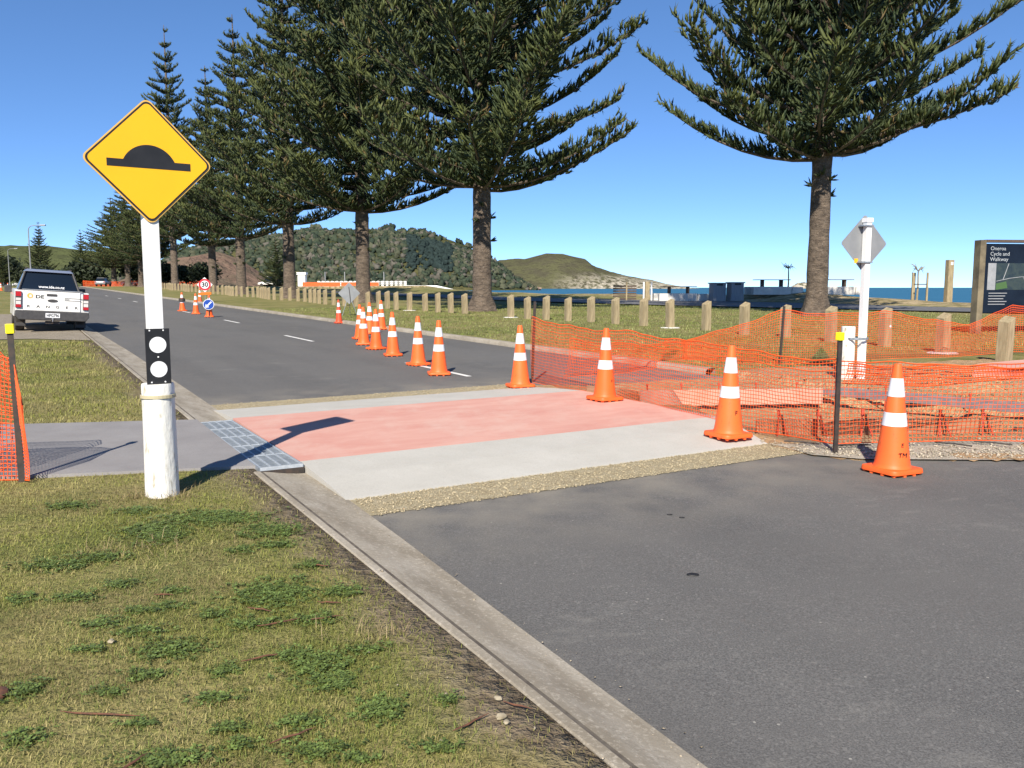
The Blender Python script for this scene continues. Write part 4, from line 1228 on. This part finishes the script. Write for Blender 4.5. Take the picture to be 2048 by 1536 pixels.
for k in range(20): MB().box((-9.4 + k, 0.16, .6), (.5, .12, 1.2)).build('panel', m_white, root)
for k in range(4): MB().box((-8 + 4.3 * k, .35, 1.6), (.14, .14, 3.2)).build('post', m_grey, root)
root = thing('gate_hut', 'small white hut with overhanging top beside the third pine trunk', 'hut', (-43.0, 176, land_z(-43, 176)), 0)
MB().box((0, 0, 1.2), (1.5, 1.5, 2.4)).build('wall', m_white, root); MB().box((0, 0, 2.65), (1.9, 1.9, .5)).build('top', m_white, root)
for k in range(3): MB().box((-.45 + .45 * k, -.76, 1.5), (.12, .03, 1.2)).build('slot', m_grey, root)
root = thing('boat', 'long white hull lying on the far bank beside orange barrier', 'boat', (-22, 205, -.4), R(6))
MB().prism([(-6, 1.2), (-5, .1), (4, .1), (8, 1.0), (4, 1.9), (-6, 1.9)], lambda x, z: (x, -1, z + .6), lambda x, z: (x, 1, z + .6)).build('hull', m_white, root, bevel=.1)
# road-end works
for k, (x, y) in enumerate([(-58.8, 100), (-60.2, 101), (-61.5, 103), (-63, 104)]):
    c = copy_tree(made[9]); c.location = (x, y, land_z(x, y) + .002); c['label'] = 'orange cone standing with others on the grass beyond the parked truck'; c['group'] = 'far cones beside the lay-by'
net('safety_net', 'distant orange net fence along the bollards at the road end', [(-78, 156, 1.0, .0), (-70, 160, 1.0, 0), (-60, 166, 1.0, 0)], cell=.12, r=.016, seed=31)
net('safety_net', 'distant orange net heaped on the grass beyond the parked truck', [(-58.0, 96, 1.0, 0), (-62, 99, 1.1, 0), (-66, 101, 1.0, 0)], cell=.09, r=.013, seed=33, wob=.2)

# ------------------------------------------------------------------ seaside furniture
def table(label, x, y, rz):
    root = thing('picnic_table', label, 'picnic table', (x, y, land_z(x, y)), rz, 'picnic tables by the path')
    for k in range(4): MB().box((0, -.27 + .18 * k, .93), (2.2, .165, .045)).build('top_plank', m_dkwood, root)
    for sx in (-.6, .6): MB().box((sx, 0, .45), (.10, .5, .92)).build('table_leg', m_dkwood, root)
    for sy in (-.75, .75):
        s = MB().box((-.25, sy, .25), (2.4, .42, .50)).build('seat_block', m_conc2, root, bevel=.015)
    MB().box((1.35, -.75, .24), (.75, .40, .48), taper=.85).build('end_block', m_conc2, root, bevel=.015)
table('picnic table with pale concrete seats between the beach fence and the grey bins', 10.6, 54.6, R(4))
table('picnic table with pale concrete seats between the grey bins and the lone pine', 16.4, 54.2, R(2))
table('picnic table with pale concrete seats behind the lone pine trunk', 20.3, 54.0, R(0))
for x, lb in ((12.75, 'grey slatted rubbish bin nearer the slatted beach fence'), (13.85, 'grey slatted rubbish bin nearer the lone pine trunk')):
    root = thing('rubbish_bin', lb, 'bin', (x, 53.2, land_z(x, 53.2)), R(8), 'rubbish bins by the path')
    MB().box((0, 0, .55), (.80, .78, 1.10)).build('body', m_bin, root)
    for k in range(8): MB().box((-.35 + .1 * k, -.40, .55), (.075, .025, 1.02)).build('slat', m_bin, root)
    MB().box((0, 0, 1.13), (.92, .90, .07)).build('lid', m_grey, root)
    MB().box((0, -.41, 1.03), (.4, .03, .10)).build('slot', m_ink, root)
root = thing('marker_post', 'tall timber marker post with small white number plate by the sea', 'marker post', (25.2, 49.5, land_z(25.2, 49.5)), R(12))
MB().box((0, 0, 1.18), (.36, .30, 2.5)).build('post', m_post, root, bevel=.01)
MB().box((.02, -.157, 2.22), (.15, .012, .17)).build('number_plate', m_refl, root)
def palm(label, x, y, h, guards, n=16):
    root = thing('young_palm', label, 'palm', (x, y, land_z(x, y)), 0, 'young palms by the beach')
    MB().tube([(0, 0, -.1), (.03, 0, h * .5), (0, 0, h)], [.06, .05, .035], 8).build('trunk', m_palm, root)
    g = random.Random(int(x * 10))
    for k in range(n):
        a = g.uniform(0, 6.28); d = Vector((math.cos(a), math.sin(a), 0)); L = g.uniform(.35, .75)
        MB().tube([(0, 0, h - .05), d * L * .4 + Vector((0, 0, h + L * g.uniform(.1, .5))), d * L * .8 + Vector((0, 0, h + L * g.uniform(-.5, .7)))], [.012, .022, .003], 4).build('frond', m_palm, root)
    if guards:
        for sx, sy in ((-.42, -.3), (.42, -.3), (0, .4)): MB().box((sx, sy, .75), (.09, .09, 1.65)).build('guard_stake', m_post, root)
        MB().box((0, -.3, .9), (.85, .03, .05)).build('tie', m_steel, root)
palm('young palm between three timber guard stakes by the beach', 23.4, 49.5, 1.7, True)
palm('thin young palm beside the lone pine trunk near the beach', 18.5, 57.5, 1.75, False)
root = thing('beach_gate', 'slatted beach access fence with two white posts by the dune', 'fence', (8.1, 55.0, land_z(8.1, 55)), 0)
for x in (-.75, .35, .85): MB().box((x, 0, .6), (.09, .09, 1.3)).build('post', m_white if x > -.5 else m_post, root)
for k in range(6): MB().box((-.85, .1, .18 + .16 * k), (1.5, .03, .10)).build('slat', m_dkwood, root)
MB().box((.6, .15, .65), (.28, .28, 1.25)).build('bollard_core', m_post, root)

# walkway information board
m_bpost = M('shaded frame timber', (.22, .18, .115), .9, (.10, .082, .055), 1.4, .42, .6, bmp=.3, bscale=9)  # mottled shade on the board posts is put into this darker timber colour
m_title = M('faded print', (.34, .37, .40), .6)
ix, iy = 12.55, 23.3
root = thing('information_board', 'dark blue walkway information board in thick timber frame', 'information board', (ix, iy, land_z(ix, iy)), R(8))
MB().box((.12, .0, 1.15), (.17, .26, 2.75)).build('frame_post', m_bpost, root, bevel=.008)
MB().box((3.28, .0, 1.15), (.17, .26, 2.75)).build('frame_post', m_bpost, root, bevel=.008)
MB().box((1.7, .0, 2.50), (2.98, .26, .07)).build('frame_top', m_dkwood, root)
pn = MB().box((1.7, -.03, 1.50), (2.96, .06, 1.86)).build('panel', m_navy, root)
for k, s in enumerate(('Oneroa', 'Cycle and', 'Walkway')): text('title', s, .145, m_title, pn, (.38, -.064, 2.30 - .145 * k), (R(90), 0, 0), 'LEFT')
MB().box((1.85, -.064, 1.55), (2.55, .006, .72)).build('map_print', m_map, pn)
MB().box((.46, -.0665, 1.55), (.24, .004, .72)).build('map_margin', m_grey, pn)
MB().prism([(.60, 1.19), (.95, 1.24), (.90, 1.42), (.60, 1.36)], lambda x, z: (x, -.0672, z), lambda x, z: (x, -.0690, z)).build('map_park', m_mapg, pn)
for pts in ([(.6, 1.42), (1.0, 1.50), (1.35, 1.54), (2.6, 1.50)], [(.95, 1.9), (.85, 1.6), (.8, 1.46)], [(1.4, 1.54), (1.5, 1.36), (2.2, 1.30)], [(1.6, 1.53), (1.62, 1.88)]):
    MB().tube([(x, -.0695, z) for x, z in pts], .010, 4).build('map_line', m_grey, pn)
for k in range(5): MB().box((.40 + (.55 - .05 * (k % 3)) / 2, -.0625, 1.10 - .075 * k), (.55 - .05 * (k % 3), .004, .022)).build('text_line', m_grey, pn)

# ------------------------------------------------------------------ grass, clover, litter
def blades(name, label, xy, z, L, Wd, colr, seed, lean=.8, cat='grass'):
    g = np.random.default_rng(seed); N = len(xy)
    P = np.column_stack([xy, z])
    a = g.uniform(0, 2 * math.pi, N); ln = np.abs(g.normal(lean, .35, N))
    d = np.column_stack([np.cos(a) * np.sin(ln), np.sin(a) * np.sin(ln), np.cos(ln)])
    d[:, 2] = np.maximum(d[:, 2], .06)
    sd_ = np.column_stack([-np.sin(a), np.cos(a), np.zeros(N)])
    L = L[:, None]; Wd = Wd[:, None]
    mid = P + d * L * .55 + np.array([0, 0, 1]) * L * .10
    tip = P + d * L + np.column_stack([np.cos(a), np.sin(a), np.full(N, -.4)]) * L * .25
    tip[:, 2] = np.maximum(tip[:, 2], P[:, 2] + .002)
    V = np.stack([P - sd_ * Wd / 2, P + sd_ * Wd / 2, mid - sd_ * Wd * .4, mid + sd_ * Wd * .4, tip], 1).reshape(-1, 3)
    b = (np.arange(N) * 5)[:, None]
    F = np.concatenate([b + np.array([[0, 1, 3]]), b + np.array([[0, 3, 2]]), b + np.array([[2, 3, 4]])])
    C = np.repeat(colr, 5, 0)
    return tag(np_mesh(name, V, F, m_leaf, C), label, cat, kind='stuff')
def grass_cols(xy, g, straw=.34):
    n = len(xy)
    k = np.array([noise.noise(Vector((x * 1.1, y * 1.1, .5))) + .5 * noise.noise(Vector((x * 3.7, y * 3.7, 2.5))) for x, y in xy])
    p = np.clip(straw + .80 * k + g.normal(0, .24, n), 0, 1)[:, None]
    green = np.array([.215, .235, .050]) * g.uniform(.7, 1.3, (n, 1)); st = np.array([.44, .375, .165]) * g.uniform(.65, 1.2, (n, 1))
    c = green * (1 - p) + st * p
    dk = np.array([noise.noise(Vector((x * 2.1 + 9, y * 2.6, 5.5))) for x, y in xy])
    d = np.clip((dk - .18) * 2.4, 0, .6)[:, None]
    return c * (1 - d) + np.array([.21, .165, .085]) * g.uniform(.6, 1.3, (n, 1)) * d
def soil_keep(xy, g):
    t = .866 * xy[:, 0] + .5 * xy[:, 1]
    nz = np.array([noise.noise(Vector((x * 1.7, y * 1.7, 7.5))) for x, y in xy])
    return (t < 1.53) & (g.random(len(xy)) > np.clip((t + .35 * nz - 1.12) / .42, 0, .90))
def patch_zone(n, x0, x1, y0, y1, g, extra=None):
    xy = np.column_stack([g.uniform(x0, x1, n), g.uniform(y0, y1, n)])
    return xy
g = np.random.default_rng(21)
def berm(n, x0, x1, y0, y1):
    xy = np.column_stack([g.uniform(x0, x1, n), g.uniform(y0, y1, n)])
    u = -.5 * xy[:, 0] + .866 * xy[:, 1]; t = .866 * xy[:, 0] + .5 * xy[:, 1]
    nearp_ = 6.93 + (1.6 - t) * .33; farp_ = 9.55 + (1.6 - t) * .38
    ok = soil_keep(xy, g) & ((u < nearp_ - .02) | (u > farp_ + .03))
    ok &= ~((u > 23.6) & (u < 41) & (t > -4.4))
    return xy[ok]
zz = lambda xy: np.array([land_z(x, y) for x, y in xy])
for (cnt, box, l0, l1, w) in [(190000, (-3.3, 1.6, 1.7, 4.3), .012, .034, .0021), (120000, (-5.6, .2, 4.3, 8.6), .016, .042, .0032), (60000, (-10.5, -2.5, 8.6, 16), .03, .08, .006), (42000, (-17, -6, 16, 27), .04, .10, .010)]:
    xy = berm(cnt, box[0], box[1], box[2], box[3])
    blades('lawn_grass', 'short patchy lawn grass on the near berm', xy, zz(xy) - .003, g.uniform(l0, l1, len(xy)), np.full(len(xy), w) * g.uniform(.7, 1.3, len(xy)), grass_cols(xy, g), int(g.integers(1e6)), .95)
# lusher blades round clover patches
CL = [(-2.21, 5.07, 0.179, 0.187), (-1.91, 5.34, 0.345, 0.173), (-1.46, 5.05, 0.193, 0.155), (-2.07, 4.95, 0.145, 0.149), (-2.46, 4.45, 0.183, 0.097), (-2.28, 4.58, 0.161, 0.085), (-1.35, 4.78, 0.112, 0.074), (-1.54, 4.69, 0.082, 0.071), (-1.98, 4.17, 0.098, 0.064), (-1.66, 4.06, 0.072, 0.054), (-1.16, 4.0, 0.211, 0.184), (-0.83, 4.03, 0.095, 0.093), (-1.08, 4.42, 0.078, 0.064), (-2.12, 3.98, 0.117, 0.065), (-2.37, 3.96, 0.07, 0.065), (-1.61, 3.86, 0.102, 0.049), (-1.36, 3.75, 0.066, 0.058), (-1.7, 3.8, 0.111, 0.048), (-1.82, 3.66, 0.097, 0.067), (-1.62, 3.57, 0.105, 0.064), (-1.16, 3.64, 0.128, 0.066), (-0.89, 3.69, 0.108, 0.068), (-1.42, 3.38, 0.149, 0.096), (-1.42, 3.16, 0.093, 0.05), (-1.5, 3.02, 0.071, 0.038), (-1.13, 3.2, 0.066, 0.052), (-0.76, 3.24, 0.143, 0.11), (-0.89, 3.33, 0.098, 0.07), (-0.61, 3.38, 0.089, 0.048), (-1.09, 2.98, 0.087, 0.053), (-0.73, 2.8, 0.082, 0.06), (-0.47, 2.89, 0.102, 0.099), (-0.67, 3.1, 0.109, 0.073), (-1.1, 2.58, 0.137, 0.063), (-0.97, 2.77, 0.065, 0.046), (-0.63, 2.63, 0.123, 0.059), (-0.24, 2.64, 0.077, 0.039), (-1.81, 3.02, 0.071, 0.085), (-1.63, 2.7, 0.079, 0.063), (-0.9, 2.66, 0.062, 0.042), (-0.49, 2.57, 0.075, 0.034), (-0.23, 2.96, 0.043, 0.037), (-1.29, 2.8, 0.066, 0.033), (-3.0, 5.65, 0.149, 0.102), (-2.5, 5.52, 0.13, 0.086), (-1.75, 3.38, 0.079, 0.043)]
gx, cx_ = [], []
for (x, y, a, b) in CL:
    k = int(8800 * a * b * 3.2)
    q = g.normal(0, .5, (k, 2)); q = q[np.hypot(q[:, 0], q[:, 1]) < 1.5]
    rag = 1 + .35 * np.array([noise.noise(Vector((x * 7 + i * 3, y * 7 + j * 3, 1))) for i, j in q])[:, None]
    gx.append(q * rag * np.array([a, b]) + np.array([x, y]))
P2 = np.concatenate(gx); t_ = .866 * P2[:, 0] + .5 * P2[:, 1]; P2 = P2[t_ < 1.5]
blades('clover_grass', 'darker lush grass tufts among the lawn', P2, zz(P2), g.uniform(.016, .036, len(P2)), np.full(len(P2), .0030), np.array([.120, .155, .036]) * g.uniform(.6, 1.4, (len(P2), 1)), 77, .6)
hx_ = []
for (x, y, a, b) in CL:
    k = int(5200 * (a + .05) * (b + .05) * 3.2)
    q = g.normal(0, .62, (k, 2)); rag = 1 + .5 * np.array([noise.noise(Vector((x * 5 + i * 2, y * 5 + j * 2, 4))) for i, j in q])[:, None]
    hx_.append(q * rag * np.array([a * 1.5 + .05, b * 1.5 + .05]) + np.array([x, y]))
H2 = np.concatenate(hx_ + [np.column_stack([g.uniform(-3.0, .9, 9000), g.uniform(2.1, 6.0, 9000)])])
H2 = H2[(.866 * H2[:, 0] + .5 * H2[:, 1] < 1.3) & (-.5 * H2[:, 0] + .866 * H2[:, 1] < 6.7)]
blades('green_tufts', 'fresher green grass fringing the clover patches', H2, zz(H2), g.uniform(.014, .040, len(H2)), np.full(len(H2), .0024), np.array([.145, .175, .042]) * g.uniform(.6, 1.35, (len(H2), 1)), 78, .75)
gc = np.concatenate([P2[g.random(len(P2)) < .55]])
# clover leaflets
N = len(gc); zc_ = zz(gc) + g.uniform(.006, .022, N)
cen = np.column_stack([gc, zc_]); a0 = g.uniform(0, 6.28, N); Vs = []
for q in range(3):
    a = a0 + q * 2.09; d = np.column_stack([np.cos(a), np.sin(a), g.uniform(-.15, .35, N)]); s = np.column_stack([-np.sin(a), np.cos(a), g.uniform(-.2, .2, N)]); r_ = g.uniform(.006, .010, N)[:, None]
    Vs += [cen + d * r_ * .15, cen + d * r_ + s * r_ * .75, cen + d * r_ * 1.9, cen + d * r_ - s * r_ * .75]
V = np.stack(Vs, 1).reshape(-1, 3)
F = ((np.arange(N) * 12)[:, None, None] + np.arange(12).reshape(1, 3, 4)).reshape(-1, 4)
C = np.repeat(np.array([.120, .170, .046]) * g.uniform(.5, 1.6, (N, 1)), 12, 0)
tag(np_mesh('clover_patches', V, F, m_clover, C), 'dark green clover patches scattered over the near lawn', 'clover', kind='stuff')
# straw tufts
tuf = []
for (x, y, k, s) in [(-.60, 3.52, 80, .10), (-2.10, 4.75, 90, .14), (-2.35, 4.70, 40, .10), (-2.55, 6.0, 110, .14), (-2.35, 5.85, 70, .08), (-2.62, 5.85, 60, .10)]:
    tuf.append(np.column_stack([g.normal(x, s, k), g.normal(y, s * .6, k)]))
T2 = np.concatenate(tuf)
blades('straw_tufts', 'long dry straw coloured grass tufts', T2, zz(T2), g.uniform(.05, .12, len(T2)), np.full(len(T2), .0028), np.array([.36, .28, .15]) * g.uniform(.6, 1.15, (len(T2), 1)), 91, .9)
# right verge: sparser, coarser
xy = np.column_stack([g.uniform(0, 1, 90000) * 34 + 8.0, g.uniform(10.1, 34, 90000)])
X = -.5 * xy[:, 0] + .866 * xy[:, 1]; Y = .866 * xy[:, 0] + .5 * xy[:, 1]
keep = ~((xy[:, 0] < 9.8) & (xy[:, 1] < 13.5)) & ~((np.abs(X - 11) < 5.2) & (Y > 11.8) & (Y < 17.4) & (X > 6.6))
xy = np.column_stack([X, Y])[keep]
cl_ = grass_cols(xy, g, .34) * np.array([.88, 1.04, 1.0])
blades('verge_grass', 'mown grass of the far verge around the bollards', xy, zz(xy) - .004, g.uniform(.03, .09, len(xy)), g.uniform(.008, .016, len(xy)), cl_, 55, .8)
# stones
def stones(name, label, xy, z, r, colr, seed, cat):
    gg = np.random.default_rng(seed); n_ = len(xy)
    o = np.array([(1, 0, 0), (-1, 0, 0), (0, 1, 0), (0, -1, 0), (0, 0, 1), (0, 0, -1)], float)
    f = np.array([(0, 2, 4), (2, 1, 4), (1, 3, 4), (3, 0, 4), (2, 0, 5), (1, 2, 5), (3, 1, 5), (0, 3, 5)])
    c = np.column_stack([xy, z])
    V = c[:, None, :] + (o[None] + gg.normal(0, .25, (n_, 6, 3))) * r[:, None, None] * np.array([1, 1, .6])
    F = (np.arange(n_) * 6)[:, None, None] + f[None]
    C = np.repeat(colr, 6, 0)
    return tag(np_mesh(name, V.reshape(-1, 3), F.reshape(-1, 3), m_wood_far, C), label, cat, kind='stuff')
def ut_rand(n_, u0, u1, t0, t1):
    u = g.uniform(u0, u1, n_); t = g.uniform(t0, t1, n_)
    return np.column_stack([-.5 * u + .866 * t, .866 * u + .5 * t])
sxy = np.concatenate([ut_rand(4800, 5.30, 5.80, 2.02, 6.3), ut_rand(1800, 10.62, 11.1, 2.02, 6.4)])
n_ = len(sxy)
stones('loose_gravel', 'loose yellow gravel along both crossing ramps', sxy, S * sxy[:, 1] + .010, g.uniform(.003, .009, n_), np.array([.46, .39, .26]) * g.uniform(.6, 1.25, (n_, 1)), 3, 'gravel')
tt_ = g.uniform(6.15, 11.5, 3600); lo_ = np.interp(tt_, [6.1, 6.35, 7.0, 7.7, 9.5, 12], [5.3, 4.95, 4.5, 4.08, 3.42, 2.6]); uu_ = lo_ + np.abs(g.normal(0, .38, 3600))
sxy = np.column_stack([-.5 * uu_ + .866 * tt_, .866 * uu_ + .5 * tt_]); n_ = len(sxy)
stones('crushed_stone', 'scattered crushed stone along the edge of the dug strip', sxy, S * sxy[:, 1] + .022, g.uniform(.004, .016, n_), np.array([.42, .37, .29]) * g.uniform(.5, 1.3, (n_, 1)), 4, 'crushed stone')
sxy = np.concatenate([np.column_stack([g.uniform(3.6, 8.2, 1500), g.uniform(9.3, 13.2, 1500)])]); n_ = len(sxy)
stones('soil_clods', 'small clods and stones on the dug orange soil', sxy, np.array([dig_z(x, y) for x, y in sxy]) + .004, g.uniform(.006, .026, n_), np.array([.44, .28, .15]) * g.uniform(.4, 1.3, (n_, 1)), 6, 'clods')
sxy = np.concatenate([ut_rand(420, -1, 5.8, 1.66, 1.98), ut_rand(300, 5.2, 6.7, 1.66, 1.95), ut_rand(260, -1, 14, 1.1, 1.6)]); n_ = len(sxy)
stones('gutter_grit', 'fine grit and small stones lying along the gutter and kerb', sxy, S * sxy[:, 1] + np.where(.866 * sxy[:, 0] + .5 * sxy[:, 1] < 1.62, .075, .012), np.abs(g.normal(.002, .0025, n_)) + .0012, np.array([.34, .29, .22]) * g.uniform(.35, 1.3, (n_, 1)), 8, 'grit')
# single litter pieces
def litter(name, label, x, y, obj, group, rz):
    tag(obj, label, name.split('_')[-1], group); obj.location = (x, y, land_z(x, y) + .012); obj.rotation_euler = (0, 0, rz)
for k, (x, y, L, a) in enumerate([(-1.03, 3.64, .20, .5), (-1.01, 3.30, .17, .55), (-.86, 3.87, .12, -.1), (-1.45, 5.02, .07, 1.4), (-1.16, 3.78, .14, -.4), (-.73, 2.70, .17, .7), (-1.45, 2.85, .30, -.1), (-1.69, 4.0, .10, .0), (-.14, 2.78, .17, .8), (-.84, 3.69, .16, .4), (-1.02, 4.39, .10, -.2), (-1.2, 2.55, .12, 1.2), (.02, 2.9, .12, -.5)]):
    m = MB(); q = random.Random(k)
    pts = [Vector((-L / 2 + L * i / 5, q.uniform(-.003, .003), .004 + q.uniform(0, .005))) for i in range(6)]
    m.tube(pts, [.0018, .0034, .0042, .004, .003, .001], 5)
    o = m.build('pine_twig', m_twig); litter('pine_twig', 'fallen rust brown pine twig lying in the near lawn', x, y, o, 'fallen pine twigs', a)
for k, (x, y, s) in enumerate([(-.05, 2.96, .013), (-.04, 2.83, .015), (-.02, 2.79, .012), (-1.69, 3.45, .015), (-1.89, 2.98, .034)]):
    q = random.Random(k); m = MB().add([tuple(Vector(v) * s * q.uniform(.75, 1.2)) for v in iv], [tuple(f) for f in if_])
    m.v = [(a * 1.3, b, c * .6) for a, b, c in m.v]
    o = m.build('pebble', m_stone if k < 4 else m_twig, smooth=True)
    litter('pebble', 'small pale stone lying on the lawn near the kerb' if k < 3 else ('flat pale stone alone in the middle of the lawn' if k == 3 else 'round brown stone at the edge of the lawn'), x, y, o, 'stones in the lawn', q.uniform(0, 3))
o = MB().prism([(.035 * math.cos(R(a)), .022 * math.sin(R(a))) for a in range(0, 360, 20)], lambda x, y: (x, y, 0), lambda x, y: (x * .9, y * .9, .006)).build('tar_spot', m_ink, None, loc=XY(.98, 4.47, .001))
tag(o, 'black oval tar spot on the asphalt', 'tar spot')
for x, y in [(1.07, 5.65), (1.14, 5.58)]:
    o = MB().prism([(.02 * math.cos(R(a)), .013 * math.sin(R(a))) for a in range(0, 360, 30)], lambda a, b: (a, b, 0), lambda a, b: (a * .9, b * .9, .004)).build('tar_spot', m_ink, None, loc=XY(x, y, .001))
    tag(o, 'tiny black tar fleck on the asphalt near the ramp', 'tar spot', 'tar flecks')
